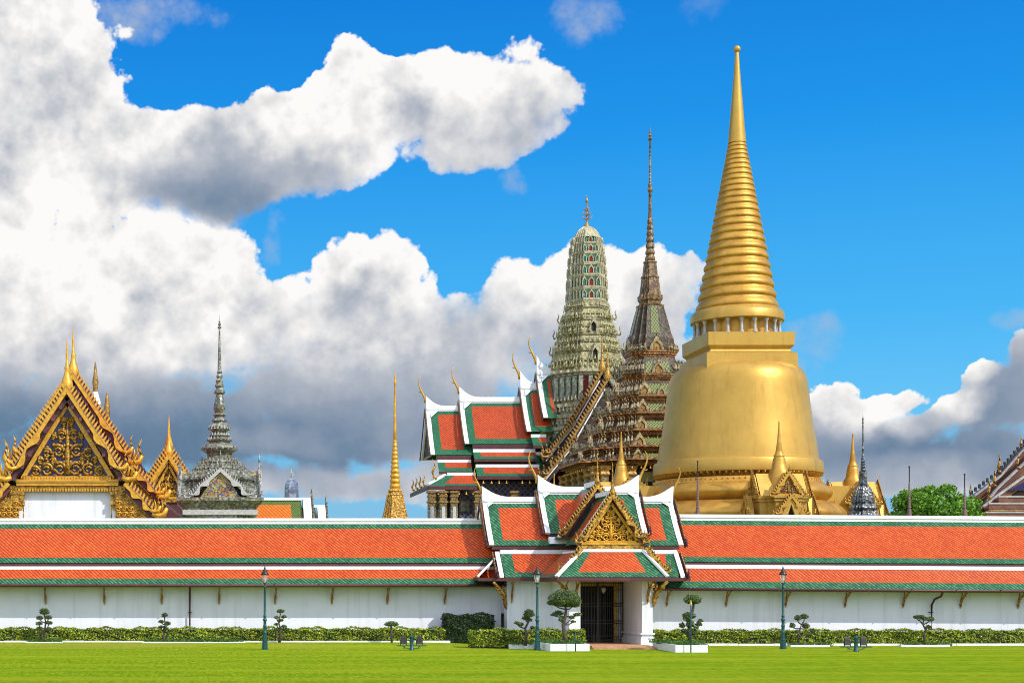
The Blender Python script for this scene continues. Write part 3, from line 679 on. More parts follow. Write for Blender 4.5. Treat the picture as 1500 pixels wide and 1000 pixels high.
gallery('long white-walled cloister gallery with orange and green roof running left from the gate', -30, 21.0,
    (112, 110.4, 3.80, 4.0, 5.03, 5.21, 111.55, 5.215, 5.45, 114.4, 8.26, 8.60, 0), [-18,67,153,237,321,403,486,567,651], [(278,0)], (2.62,1.10))
gallery('taller white-walled cloister gallery with orange and green roof running right from the gate', 29.0, 66,
    (112, 110.4, 3.58, 3.78, 5.13, 5.36, 111.5, 5.363, 5.55, 114.7, 8.56, 8.93, .0065), [976,1063,1150,1237,1322,1406,1490,1575], [(1364,.18)], (2.50,1.15))
# ------------------------------------------------------------------ a telescoped roof tier with its ridge along X
def tier(parent, xl, xr, Yr, Zr, Yb, Zb, cap, ends, T=('tile_green','tile_orange'), bands=(.5,.5,.7,.7), ch=1.9, up=.75, rake=.30, sag=.12, trail=.6, nsp=22, sph=.16, cut=.6, upl=1.9):
    mb = MB()
    roof(mb, (xl+rake,Yr-.08,Zr), (xr-rake,Yr-.08,Zr), (xr-rake,Yb,Zb), (xl+rake,Yb,Zb), bands, T, sag)
    roof(mb, (xr-rake,Yr+.08,Zr), (xl+rake,Yr+.08,Zr), (xl+rake,2*Yr-Yb,Zb), (xr-rake,2*Yr-Yb,Zb), bands, T, sag)
    rf = part(mb, 'roof_tier', parent)
    mb = MB(); fr = Fr((0,Yr,0), (1,0,0), (0,-1,0))
    top = [(xl,Zr-.12)]
    if 'l' in ends:
        top += [(xl-.05, Zr+cap+up)]+[(xl+upl*f, Zr+cap+up*(1-f)**2.2) for f in (.12,.28,.45,.65,.82,1.0)]
    else: top += [(xl, Zr+cap)]
    if 'r' in ends: top += [(xr-upl*f, Zr+cap+up*(1-f)**2.2) for f in (1.0,.82,.65,.45,.28,.12)]+[(xr+.05, Zr+cap+up)]
    else: top += [(xr, Zr+cap)]
    top += [(xr,Zr-.12)]
    mb.prism(fr, top, -.17, .17, 'white_trim')
    mb.fbox(fr, xl+.1, xr-.1, Zr+.02, Zr+cap*.45, -.24, .24, 'white_trim')
    part(mb, 'ridge_cap', rf)
    nrm = Vector((0, -(Zr-Zb), (Yr-Yb))).normalized(); nrm = Vector((0, -abs(nrm.y), abs(nrm.z)))
    for side, x, s in (('l',xl,1),('r',xr,-1)):
        if side not in ends: continue
        mb = MB()
        for ys in (1,-1):
            K = 6; nn = Vector((0, nrm.y*ys, nrm.z)); vs = []; y_ = lambda v: (Yb+(Yr-Yb)*v) if ys == 1 else (2*Yr-Yb-(Yr-Yb)*v)
            for i in range(K+1):
                v = i/K; c = Vector((0, y_(v), Zb+(Zr-Zb)*v))-nn*(sag*4*v*(1-v))
                for a, o in ((x,-.05),(x,.09),(x+s*(rake+.02),.09),(x+s*(rake+.02),-.05)): vs.append(c+Vector((a,0,0))+nn*o)
            fs = [[i*4+q, i*4+(q+1)%4, i*4+4+(q+1)%4, i*4+4+q] for i in range(K) for q in range(4)]+[[0,1,2,3],[K*4+3,K*4+2,K*4+1,K*4]]
            mb.add(vs, fs, 'white_trim')
            y0, y1 = (Yr-.1, Yr-.1-cut*.55) if ys == 1 else (Yr+.1, Yr+.1+cut*.55)       # chamfered white corner
            sl = (Zr-Zb)/abs(Yr-Yb); q = Vector((0, nn.y, nn.z))*.06
            mb.poly([Vector((x+s*rake,y0,Zr))+q, Vector((x+s*(rake+cut*.9),y0,Zr))+q, Vector((x+s*rake,y1,Zr-cut*.55*sl))+q], 'white_trim')
        part(mb, 'rake', rf)
        mb = MB(); f2 = Fr((x-s*.12, Yr, 0), (0,-1,0), (-s,0,0))
        for q in (1,-1):
            barge(mb, f2, (0, Zr+.10), (q*(Yr-Yb), Zb), .24, .10, nsp, sph, 'purple_wood', 'gold_old', waves=0, hk=.42)
        part(mb, 'bargeboard', rf)
        mb = MB(); chofa(mb, (x-s*.08, Yr, Zr+cap+up*.45), (-s*.85,0,0), ch, 'gold_mould'); part(mb, 'finial', rf)
        mb = MB(); f3 = Fr((x+s*.22, Yr, 0), (0,-1,0), (-s,0,0)); gable_end(f3, mb, (Yr-Yb)*.86, Zb+.02, (Zr-Zb)*.86, 'dark_wood'); [mb.slab(f3(q*(Yr-Yb)*.8,Zb+.1,.05), f3(0,Zb+(Zr-Zb)*.82,.05), (-s,0,0), .12, .06, 'gold_old') for q in (-1,1)]; mb.fbox(f3, -(Yr-Yb)*.8, (Yr-Yb)*.8, Zb-.12, Zb+.12, .0, .08, 'gold_old'); part(mb, 'pediment', rf)
    return rf
def skirt(parent, TL, TR, BR, BL, bands, T=('tile_green','tile_orange'), fas=.22, white=.2, sag=.04, name='eave_roof'):
    mb = MB(); roof(mb, TL, TR, BR, BL, bands, T, sag); rf = part(mb, name, parent)
    BLv, BRv, TLv, TRv = map(Vector, (BL, BR, TL, TR)); d = (BRv-BLv).normalized(); n = Vector((d.y, -d.x, 0))
    m2 = MB()
    if fas:
        o = n*.03; vs = [BLv+o-UP*fas, BRv+o-UP*fas, BRv-n*.12-UP*fas, BLv-n*.12-UP*fas, BLv+o-UP*.02, BRv+o-UP*.02, BRv-n*.12-UP*.02, BLv-n*.12-UP*.02]; m2.hexa(vs, 'maroon'); part(m2, 'eave_board', rf)
    if white:
        m3 = MB(); o = n*.05; m3.hexa([TLv+o-UP*.02, TRv+o-UP*.02, TRv-n*.25-UP*.02, TLv-n*.25-UP*.02, TLv+o+UP*white, TRv+o+UP*white, TRv-n*.25+UP*white, TLv-n*.25+UP*white], 'white_trim'); part(m3, 'flashing', rf)
    return rf
# ------------------------------------------------------------------ entrance gate
GX = 26.62
gate = thing('entrance_gate', 'white entrance gate with stepped orange and green roofs and a gilded front gable', 'gate', (GX, 107, 0))
mb = MB()
mb.box(21.07, 23.97, 106.9, 107.3, -.2, 4.3, 'plaster'); mb.box(20.92, 23.97, 106.78, 106.897, -.2, .45, 'plaster')
mb.box(21.07, 21.45, 107.303, 107.9, -.2, 4.3, 'plaster'); mb.box(21.02, 21.5, 111.2, 111.95, -.2, 4.3, 'plaster')
mb.box(22.3, 22.6, 107.303, 111.9, -.2, 4.3, 'plaster'); mb.box(21.07, 22.297, 107.91, 111.19, 3.7, 4.3, 'plaster')
mb.box(29.3, 29.8, 107.2, 111.9, -.2, 4.3, 'plaster'); mb.box(21.5, 31.5, 108.6, 111.9, 4.31, 6.2, 'plaster')
mb.box(24.7, 28.46, 106.95, 107.3, 4.10, 4.3, 'plaster')
part(mb, 'wall', gate)
mb = MB(); mb.box(21.25, 21.32, 107.95, 111.15, 0, 2.05, 'stone_grey'); part(mb, 'side_door', gate)
for x0, x1 in ((23.97,24.66),(28.50,29.16)):
    mb = MB(); mb.box(x0, x1, 102, 106.9, -.1, 4.14, 'plaster'); e = .10
    mb.box(x0-e, x1+e, 102-e, 106.7, -.1, .55, 'plaster'); mb.box(x0-e*.6, x1+e*.6, 102-e*.6, 106.7, .551, .68, 'plaster'); mb.box(x0-e*1.2, x1+e*1.2, 102-e*1.2, 106.7, .82, .92, 'plaster')
    part(mb, 'pier', gate)
mb = MB(); mb.box(22.95, 29.4, 100.7, 106.88, 4.145, 4.20, 'brass_panel'); part(mb, 'ceiling', gate)
# doorway: dark wooden leaves behind iron gates, dark sheet painted as passage shade
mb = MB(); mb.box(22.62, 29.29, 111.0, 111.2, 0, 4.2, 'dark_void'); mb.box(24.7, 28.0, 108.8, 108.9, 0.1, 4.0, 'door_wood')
for i in range(8): mb.box(24.8+i*.42, 24.86+i*.42, 108.72, 108.797, .2, 3.9, 'door_wood')
part(mb, 'inner_door_and_shade', gate)
mb = MB(); mb.box(28.02, 28.24, 106.86, 107.1, .1, 3.84, 'brass_panel'); mb.box(28.245, 28.48, 106.83, 107.1, .1, 3.84, 'silver_panel'); mb.box(24.68, 28.48, 106.5, 106.6, 3.85, 4.13, 'brass_panel')
for i in range(24): mb.box(24.72+i*.157, 24.76+i*.157, 106.46, 106.497, 3.86, 4.12, 'gold_old')
part(mb, 'door_frame', gate)
def leaf_gate(x0, x1):
    mb = MB(); Yd = 106.3; fr = Fr((0,Yd,0),(1,0,0),(0,-1,0))
    for x in (x0, x1): mb.fbox(fr, x-.035, x+.035, .1, 4.08, -.03, .03, 'iron')
    for z in (.16,.36,.62,1.42,1.62,2.55,2.75,3.6,4.03): mb.fbox(fr, x0, x1, z-.022, z+.022, -.02, .02, 'iron')
    n = 11
    for i in range(1, n):
        x = x0+(x1-x0)*i/n; mb.fbox(fr, x-.014, x+.014, .16, 4.03, -.012, .012, 'iron')
    for zc in (.48, 1.52, 2.65):
        for i in range(n):
            x = x0+(x1-x0)*(i+.5)/n; r = .075
            mb.tube([fr(x+r*math.cos(a*.785), zc+r*math.sin(a*.785), .02) for a in range(9)], .012, 'iron', 4)
    for sx_ in (-1,1):
        xc = (x0+x1)/2; P = [fr(xc+sx_*(.05+.28*(1-k/12)*math.sin(k*.55)), 1.05+.22*math.cos(k*.55)*(1-k/14), .02) for k in range(12)]; mb.tube(P, .018, 'iron', 4)
    return part(mb, 'gate_leaf', gate)
leaf_gate(24.70, 26.80); leaf_gate(26.88, 28.44)
# roofs
lo = tier(gate, 20.0, 32.75, 110, 9.50, 107.5, 6.52, .34, 'lr', ch=1.75, up=.72)
hi = tier(gate, 23.75, 30.45, 110, 10.12, 107.75, 7.30, .40, 'lr', ch=2.1, up=.80, bands=(.55,.45,.75,.75))
mb = MB(); mb.box(20.2, 32.5, 107.55, 107.7, 6.26, 6.48, 'maroon'); mb.box(23.9, 30.3, 107.85, 108.0, 7.08, 7.26, 'maroon'); part(mb, 'fascia', lo)
mb = MB(); mb.hexa([(23.95,107.3,6.62),(30.25,107.3,6.62),(30.25,107.9,6.62),(23.95,107.9,6.62),(23.95,107.62,7.08),(30.25,107.62,7.08),(30.25,107.9,7.08),(23.95,107.9,7.08)], 'white_trim'); part(mb, 'flashing', hi)
sk = skirt(gate, (20.75,107.62,5.98), (32.35,107.62,5.98), (32.0,106,4.42), (20.75,106,4.42), (0,.5,.75,.75), white=.24)
mb = MB()                                           # rakes of the eave roof
for x, s in ((20.4,1),(32.4,-1)):
    mb.hexa([(x,106,4.40),(x+s*.28,106,4.40),(x+s*.28,106.02,4.52),(x,106.02,4.52),(x,107.62,5.98),(x+s*.28,107.62,5.98),(x+s*.28,107.62,6.12),(x,107.62,6.12)], 'white_trim')
part(mb, 'rake', sk)
mb = MB()
for x, s in ((20.28,1),(32.52,-1)):
    barge(mb, Fr((x,106,0),(0,-1,0),(-s,0,0)), (-1.62,6.05), (.05,4.45), .2, .1, 9, .14, 'purple_wood', 'gold_old', waves=0, hk=.4)
part(mb, 'bargeboard', sk)
lsk = skirt(gate, (20.35,112.6,5.62), (20.35,107.4,5.62), (19.0,106.05,4.42), (19.0,113.6,4.42), (0,.4,0,0), white=0, name='end_roof')
mb = MB(); mb.slab((20.37,107.38,5.66), (18.98,106.03,4.46), (0,0,1), .10, .10, 'white_trim'); part(mb, 'hip', lsk)
rsk = skirt(gate, (32.4,107.4,5.62), (32.4,112.6,5.62), (32.75,113.6,4.42), (32.75,106.05,4.42), (0,.4,0,0), white=0, name='end_roof')
# main eave boards reach the corners
mb = MB(); mb.box(19.0, 32.7, 105.95, 106.1, 4.17, 4.37, 'maroon'); mb.box(19.05, 32.65, 106.11, 107.9, 4.24, 4.28, 'dark_wood'); part(mb, 'eave_board', gate)
# portico with two nested gables facing the lawn
f1 = Fr((GX,101.9,0),(1,0,0),(0,-1,0)); f2 = Fr((GX,105.6,0),(1,0,0),(0,-1,0))
mb = MB()
for s in (-1,1):
    a = (GX, 101.95, 9.50); b_ = (GX, 105.5, 9.50); c_ = (GX+s*2.1, 105.5, 6.45); d_ = (GX+s*2.1, 101.95, 6.45)
    roof(mb, *((b_, a, d_, c_) if s < 0 else (a, b_, c_, d_)), (.35,.35,.35,.35), sag=.10)
    a = (GX, 105.65, 10.30); b_ = (GX, 110, 10.30); c_ = (GX+s*2.35, 110, 6.95); d_ = (GX+s*2.35, 105.65, 6.95)
    roof(mb, *((b_, a, d_, c_) if s < 0 else (a, b_, c_, d_)), (.35,.35,.35,.35), sag=.10)
pr = part(mb, 'portico_roof', gate)
mb = MB()
for s in (-1,1):
    mb.slab((GX+s*.03,102.25,9.60), (GX+s*2.14,102.25,6.52), (0,-1,0), .14, .5, 'white_trim'); mb.slab((GX+s*.03,105.95,10.4), (GX+s*2.4,105.95,7.0), (0,-1,0), .14, .5, 'white_trim')
mb.box(GX-.16, GX+.16, 102, 105.5, 9.50, 9.78, 'white_trim'); mb.box(GX-.16, GX+.16, 105.7, 108.5, 10.3, 10.62, 'white_trim'); part(mb, 'ridge_cap', pr)
mb = MB()
for s in (-1,1): barge(mb, f1, (0,9.60), (s*2.04,6.58), .20, .14, 17, .27, 'gold_carved', 'gold_carved', waves=2, hk=.50)
bar1 = part(mb, 'bargeboard', pr)
mb = MB()
for s in (-1,1): barge(mb, f2, (0,10.40), (s*2.22,7.18), .16, .14, 18, .26, 'gold_carved', 'gold_carved', waves=0, hk=.5)
part(mb, 'bargeboard', pr)
mb = MB()
for s in (-1,1):
    barge(mb, Fr((GX,101.5,0),(1,0,0),(0,-1,0)), (s*2.02,6.25), (s*3.22,4.72), .18, .12, 8, .24, 'gold_carved', 'gold_carved', waves=1, hk=.5, start=.3)
part(mb, 'bargeboard', pr)
mb = MB()
for s in (-1,1):
    mb.slab((GX+s*.05,101.98,9.42), (GX+s*2.1,101.98,6.46), (0,-1,0), .30, .12, 'purple_wood'); mb.slab((GX+s*.05,105.72,10.22), (GX+s*2.25,105.72,7.0), (0,-1,0), .5, .12, 'purple_wood')
part(mb, 'soffit', pr)
mb = MB(); f1p = Fr((GX,102.35,0),(1,0,0),(0,-1,0)); pediment(mb, f1p, 1.72, 6.55, 2.45, 'gold_bright', 'dark_wood', border=.16)
mb.fbox(f1p, -2.05, 2.05, 6.12, 6.50, -.2, .16, 'gold_carved'); mb.fbox(f1p, -2.08, 2.08, 6.42, 6.52, -.2, .22, 'gold_bright'); dentils(mb, f1p, -2.05, 2.05, 6.05, 6.13, -.1, .18, 34, 'gold_bright'); dentils(mb, f1p, -2.0, 2.0, 6.52, 6.58, 0, .2, 34, 'gold_bright')
part(mb, 'pediment', pr)
mb = MB(); gable_end(Fr((GX,105.9,0),(1,0,0),(0,-1,0)), mb, 2.2, 7.0, 3.2, 'dark_wood'); part(mb, 'pediment', pr)
for fr, z, h in ((f1,9.68,1.85),(f2,10.5,1.85)):
    mb = MB(); q = fr(0,z,.05); mb.lathe((q.x,q.y,0), [(.12,z-.15),(.17,z+.08),(.10,z+.28),(.07,z+.5),(.085,z+.62),(.05,z+.75),(.04,z+1.2),(.025,z+h-.2),(.008,z+h)], 'gold_carved', 8); part(mb, 'finial', pr)
mb = MB(); chofa(mb, (GX-1.1,112.9,9.75), (0,.3,0), 1.9, 'gold_bright'); mb.tube([(GX-1.1,112.4,9.6),(GX-1.1,112.8,9.8),(GX-1.12,112.95,10.7)], [.22,.17,.03], 'white_trim', 6); part(mb, 'finial', pr)
fs = skirt(gate, (24.62,101.75,5.96), (28.5,101.75,5.96), (29.62,100.5,4.38), (22.85,100.5,4.38), (0,.5,.85,.85), fas=.26, white=.16, name='portico_eave_roof')
skirt(gate, (24.6,106.4,5.96), (24.6,101.77,5.96), (22.85,100.5,4.38), (22.85,106.4,4.38), (0,.4,.4,.4), fas=.26, white=.1, name='portico_eave_roof')
skirt(gate, (28.5,101.77,5.96), (28.5,106.4,5.96), (29.62,106.4,4.38), (29.62,100.5,4.38), (0,.4,.4,.4), fas=.26, white=.1, name='portico_eave_roof')
mb = MB()
for (a, b_) in (((24.6,101.74,5.99),(22.83,100.48,4.42)),((28.52,101.74,5.99),(29.64,100.48,4.42))): mb.slab(a, b_, (0,0,1), .26, .12, 'white_trim')
part(mb, 'hip', fs)
def gbr(p, out, h, reach, w=.10):
    m_ = MB(); bracket_mesh(m_, p, out, h, reach, w); part(m_, 'bracket', gate)
d7 = .7071
for p, o, h, rc, w in (((21.05,107.0,2.35),(-d7,-d7,0),1.75,1.5,.15),((21.02,111.8,2.35),(-1,0,0),1.75,1.6,.15),((21.35,106.88,2.75),(0,-1,0),1.35,.8,.08),
    ((23.98,102.0,2.75),(-d7,-d7,0),1.35,1.3,.13),((24.35,101.98,3.0),(0,-1,0),1.10,1.1,.10),((28.82,101.98,2.75),(0,-1,0),1.35,1.1,.10),((29.16,102.0,2.55),(d7,-d7,0),1.55,1.0,.15),((29.17,103.5,2.9),(1,0,0),1.2,.6,.12)):
    gbr(p, o, h, rc, w)
# lantern hanging inside the portico
lt = thing('hanging_lantern', 'small glass lantern hanging in front of the iron gate doors', 'lantern', (XX(884,105.0),105.0,3.5))
x, y = XX(884,105.0), 105.0
mb = MB(); mb.tube([(x,y,4.14),(x,y,3.88)], .012, 'lamp_black', 5); mb.lathe((x,y,0), [(.02,3.92),(.17,3.80),(.19,3.76)], 'lamp_black', 10); part(mb, 'lantern_cap', lt)
mb = MB(); mb.lathe((x,y,0), [(.16,3.75),(.15,3.6),(.10,3.45),(.03,3.38)], 'lamp_glass', 10); part(mb, 'lantern_glass', lt)
mb = MB(); mb.lathe((x,y,0), [(.02,3.5),(.06,3.58),(.06,3.66),(.02,3.72)], 'bulb', 8); part(mb, 'bulb', lt)
fl_ = thing('wall_light', 'small black wall light on the left side of the entrance gate', 'wall light', (20.9,109.5,2.6))
mb = MB(); mb.box(20.2, 20.85, 109.2, 109.6, 2.62, 2.72, 'lamp_black'); mb.hexa([(20.2,109.2,2.55),(20.5,109.2,2.58),(20.5,109.6,2.58),(20.2,109.6,2.55),(20.2,109.2,2.62),(20.5,109.2,2.62),(20.5,109.6,2.62),(20.2,109.6,2.62)], 'lamp_black'); part(mb, 'lamp_head', fl_)
mb = MB(); mb.tube([(20.8,109.4,2.62),(20.85,109.4,2.0)], .04, 'lamp_black', 6); mb.box(20.78, 21.02, 109.35, 109.45, 2.0, 2.08, 'lamp_black'); part(mb, 'arm', fl_)

# ------------------------------------------------------------------ golden stupa
SX, SY = 50.6, 150.0
st = thing('golden_stupa', 'giant golden bell-shaped stupa with a tall ringed spire and small gabled porches', 'stupa', (SX, SY, 0))
zz = lambda y: ZZ(y, SY); pm = SY/F
def gp(name, prof, mat, seg=72, sharp=None, parent=st):
    mb = MB(); mb.lathe((SX,SY,0), prof, mat, seg); return part(mb, name, parent, sharp=sharp or 40)
# base mouldings
base = [(155*pm,0),(155*pm,zz(795)),(150*pm,zz(782)),(148*pm,zz(772))]
def torus_prof(r0, z0, z1, bulge, k=7): return [(r0+bulge*math.sin(math.pi*i/k), z0+(z1-z0)*i/k) for i in range(k+1)]
base += torus_prof(138*pm, zz(770), zz(742), 12*pm)+[(134*pm,zz(741)),(134*pm,zz(738))]+torus_prof(121*pm, zz(737), zz(712), 10*pm)+[(118*pm,zz(711)),(116*pm,zz(704)),(104*pm,zz(702)),(104*pm,zz(697))]
gp('base', base, 'gold_mould')
mb = MB()
for row, (ra, za, rb, zb, n) in enumerate(((106,704,116,694,84),(117,709,106,703,96))):
    for k_ in range(n):
        a = 2*math.pi*(k_+.5*row)/n; w = 2*math.pi/n*.36
        P = []
        for (r_, z_, ww) in ((ra,za,.7),(rb,zb,1)):
            for s in (-1,1): P.append((SX+r_*pm*math.cos(a+s*w*ww), SY+r_*pm*math.sin(a+s*w*ww), zz(z_)))
        r_ = (max(ra,rb)+2.2)*pm; P.append((SX+r_*math.cos(a), SY+r_*math.sin(a), zz((za+zb)/2)))
        mb.add(P, [[0,1,4],[1,3,4],[3,2,4],[2,0,4]], 'gold_mould')
part(mb, 'lotus_trim', st)
bell = [(110*pm,zz(697)),(118.5*pm,zz(696)),(119*pm,zz(694)),(118*pm,zz(680)),(117*pm,zz(678)),(112.5*pm,zz(676)),(111.5*pm,zz(668)),(110*pm,zz(656)),(106.5*pm,zz(638)),(103.5*pm,zz(618)),(101*pm,zz(598)),(99*pm,zz(580)),(97.3*pm,zz(566)),(95.3*pm,zz(556)),(91.5*pm,zz(548)),(86*pm,zz(542.5)),(78*pm,zz(539)),(60*pm,zz(537)),(10*pm,zz(536))]
gp('bell', bell, 'gold_dome', 96, 28)
mb = MB()
def sqp(mb, a0, z0, a1, z1, mat='gold_dome'):
    mb.loft((SX,SY,0), [(a0,z0),(a1,z1)], [(1,-1),(1,1),(-1,1),(-1,-1)], mat)
Yf = SY-3.9; q = lambda y: ZZ(y, Yf)
sqp(mb, 4.05, q(552), 4.05, q(517)); sqp(mb, 4.0, q(516.9), 3.62, q(513)); sqp(mb, 3.60, q(512.9), 3.55, q(510)); sqp(mb, 3.56, q(509.9), 3.84, q(505)); sqp(mb, 3.84, q(504.9), 3.86, q(485.5))
part(mb, 'throne', st)
gp('colonnade_core', [(50*pm,zz(505)),(50*pm,zz(473))], 'gold_mould', 48)
mb = MB()
cz0, cz1 = q(485.5), zz(473.5)
for k_ in range(20):
    a = 2*math.pi*(k_+.3)/20; x, y = SX+59.5*pm*math.cos(a), SY+59.5*pm*math.sin(a)
    mb.lathe((x,y,0), [(.22,cz0),(.22,cz0+.15),(.14,cz0+.2),(.13,cz1-.35),(.19,cz1-.25),(.24,cz1)], 'pale_edge', 8)
    if k_ == 0: pc = part(mb, 'column', st); x0_, y0_ = x, y; mb = MB()
    else: copy_part(pc, st, (x-x0_, y-y0_, 0)); mb = MB()
disc = [(40*pm,zz(474.5)),(64*pm,zz(474)),(65.5*pm,zz(473)),(65.5*pm,zz(462)),(64*pm,zz(460)),(58*pm,zz(455))]
gp('disc', disc, 'gold_dome', 64)
ys_ = []; y = 456.0; yt = 210.0; n = 24; hs_ = [1.0*1.042**(-i) for i in range(n)]; tot = sum(hs_)
for h_ in hs_: ys_.append((y, y-h_/tot*(456-yt))); y -= h_/tot*(456-yt)
rp = []
rad = lambda y: 12.2+(57-12.2)*((y-yt)/(456-yt))**1.0
for (ya, yb) in ys_:
    r0, r1 = rad(ya), rad(yb); hh = ya-yb
    rp += [((r0-hh*.12)*pm, zz(ya-hh*.02)), ((r0-hh*.0)*pm, zz(ya-hh*.10)), ((r0+hh*.06)*pm, zz(ya-hh*.28)), ((r0+hh*.01)*pm, zz(ya-hh*.50)), ((r0-hh*.12)*pm, zz(ya-hh*.68)), ((r1-hh*.09)*pm, zz(ya-hh*.93))]
gp('ring_spire', rp, 'gold_mould', 48, 50)
gp('spire', [(12.6*pm,zz(210)),(12.4*pm,zz(205)),(10.7*pm,zz(185)),(7.9*pm,zz(150)),(5.1*pm,zz(115)),(2.8*pm,zz(80)),(2.4*pm,zz(77))], 'gold_dome', 32)
gp('orb', [(1.5*pm,zz(78))]+[(5.2*pm*math.cos(a), zz(72.3)+5.2*pm*math.sin(a)) for a in [math.pi*(i/10-.5) for i in range(1,10)]]+[(.4*pm,zz(66.5))], 'gold_dome', 20)
# porches with gables and small stupas
def porch(cx, cy, faces, sc, ty):
    mb = MB(); Zb = 12.6
    mb.box(cx-1.4, cx+1.4, cy-1.4, cy+1.4, 0, Zb-1.0, 'gold_dome'); mb.box(cx-1.0, cx+1.0, cy-2.0, cy+2.0, 0, Zb-.9, 'gold_dome'); mb.box(cx-2.0, cx+2.0, cy-1.0, cy+1.0, 0, Zb-.9, 'gold_dome')
    for e, z0, z1 in ((.14,Zb-1.5,Zb-1.25),(.26,Zb-1.24,Zb-1.0)):
        mb.box(cx-1.4-e, cx+1.4+e, cy-1.4-e, cy+1.4+e, z0, z1-.02, 'gold_dome'); mb.box(cx-1.0-e, cx+1.0+e, cy-2.0-e, cy+2.0+e, z0+.004, z1-.012, 'gold_dome'); mb.box(cx-2.0-e, cx+2.0+e, cy-1.0-e, cy+1.0+e, z0+.008, z1-.006, 'gold_dome')
    for axis_ in (0,1):                              # cross-gabled roof
        L_ = 2.0
        for s in (-1,1):
            A = [(-L_,0,Zb+.95),(L_,0,Zb+.95),(L_,s*1.25,Zb-1.0),(-L_,s*1.25,Zb-1.0)]
            if axis_: A = [(b,a,c) for a,b,c in A]
            mb.poly([(cx+a,cy+b,c) for a,b,c in A], 'gold_dome')
    po = part(mb, 'porch', st)
    for (ox, oy) in faces:
        r = (-oy, ox, 0) if (ox, oy) != (0,-1) else (1,0,0); fr = Fr((cx+ox*2.1, cy+oy*2.1, 0), r, (ox,oy,0))
        mb = MB(); pediment(mb, fr, 1.05, Zb-1.0, 1.75, 'gold_old', 'gold_old', border=.14)
        for s in (-1,1): barge(mb, Fr(fr(0,0,.12), r, (ox,oy,0)), (0,Zb+1.0), (s*1.40,Zb-1.05), .2, .14, 9, .2, 'gold_mould', 'gold_mould', waves=2, hk=.42, start=.4)
        chofa(mb, fr(0,Zb+.95,.2), (ox*.7,oy*.7,0), .75, 'gold_mould'); part(mb, 'gable', po)
        mb = MB(); f2_ = Fr(fr(0,0,.75), r, (ox,oy,0)); 
        mb.prism(f2_, [(-1.0,Zb-3.2),(-.45,Zb-3.2),(0,Zb-1.8),(.45,Zb-3.2),(1.0,Zb-3.2),(0,Zb-.9)], -.5, 0, 'gold_dome'); mb.prism(f2_, [(-.45,Zb-3.2),(.45,Zb-3.2),(0,Zb-1.8)], -.4, -.3, 'dark_void')
        for s in (-1,1): mb.fbox(f2_, s*.85-.2, s*.85+.2, 0, Zb-3.2, -.6, .0, 'gold_dome'); barge(mb, f2_, (0,Zb-.95), (s*1.35,Zb-2.75), .2, .14, 9, .2, 'gold_mould', 'gold_mould', waves=2, hk=.42, start=.4)
        part(mb, 'gable', po)
    mb = MB(); u = pm*sc                              # px units of the little stupa, y measured from its top
    Z = lambda y: ty-y*u
    mb.lathe((cx,cy,0), [(17*u,Z(106)),(17*u,Z(96)),(16.5*u,Z(86)),(15*u,Z(80)),(14.5*u,Z(79)),(15*u,Z(77)),(13.5*u,Z(75)),(14*u,Z(73)),(12.5*u,Z(71)),(13*u,Z(69)),(11*u,Z(67)),(10*u,Z(65)),(8.8*u,Z(58)),(8*u,Z(53)),(7.6*u,Z(51)),(6.8*u,Z(50)),(7.2*u,Z(49)),(7.2*u,Z(47)),(5.2*u,Z(45.5)),(5.6*u,Z(44)),(4.3*u,Z(42.5)),(4.7*u,Z(41)),(3.8*u,Z(38)),(4.0*u,Z(37)),(3.2*u,Z(33)),(3.4*u,Z(32)),(2.5*u,Z(28)),(2.0*u,Z(20)),(1.1*u,Z(8)),(.9*u,Z(3)),(1.2*u,Z(2)),(.3*u,Z(0))], 'gold_mould', 24); part(mb, 'small_stupa', po)
D_ = 10.6
porch(SX, SY-D_, [(0,-1),(-1,0),(1,0)], 1.0, ZZ(616,SY-D_)); porch(SX+D_, SY, [(0,-1),(-1,0),(1,0)], 1.0, ZZ(634,SY)); porch(SX-D_, SY, [(0,-1),(-1,0),(1,0)], 1.0, ZZ(632,SY))
mb = MB(); mb.box(SX-D_, SX+D_, SY-1.6, SY+1.6, 0, ZZ(713,SY), 'gold_dome'); mb.box(SX-1.6, SX+1.6, SY-D_, SY+D_, 0, ZZ(713,SY)-.01, 'gold_dome'); part(mb, 'passage', st)
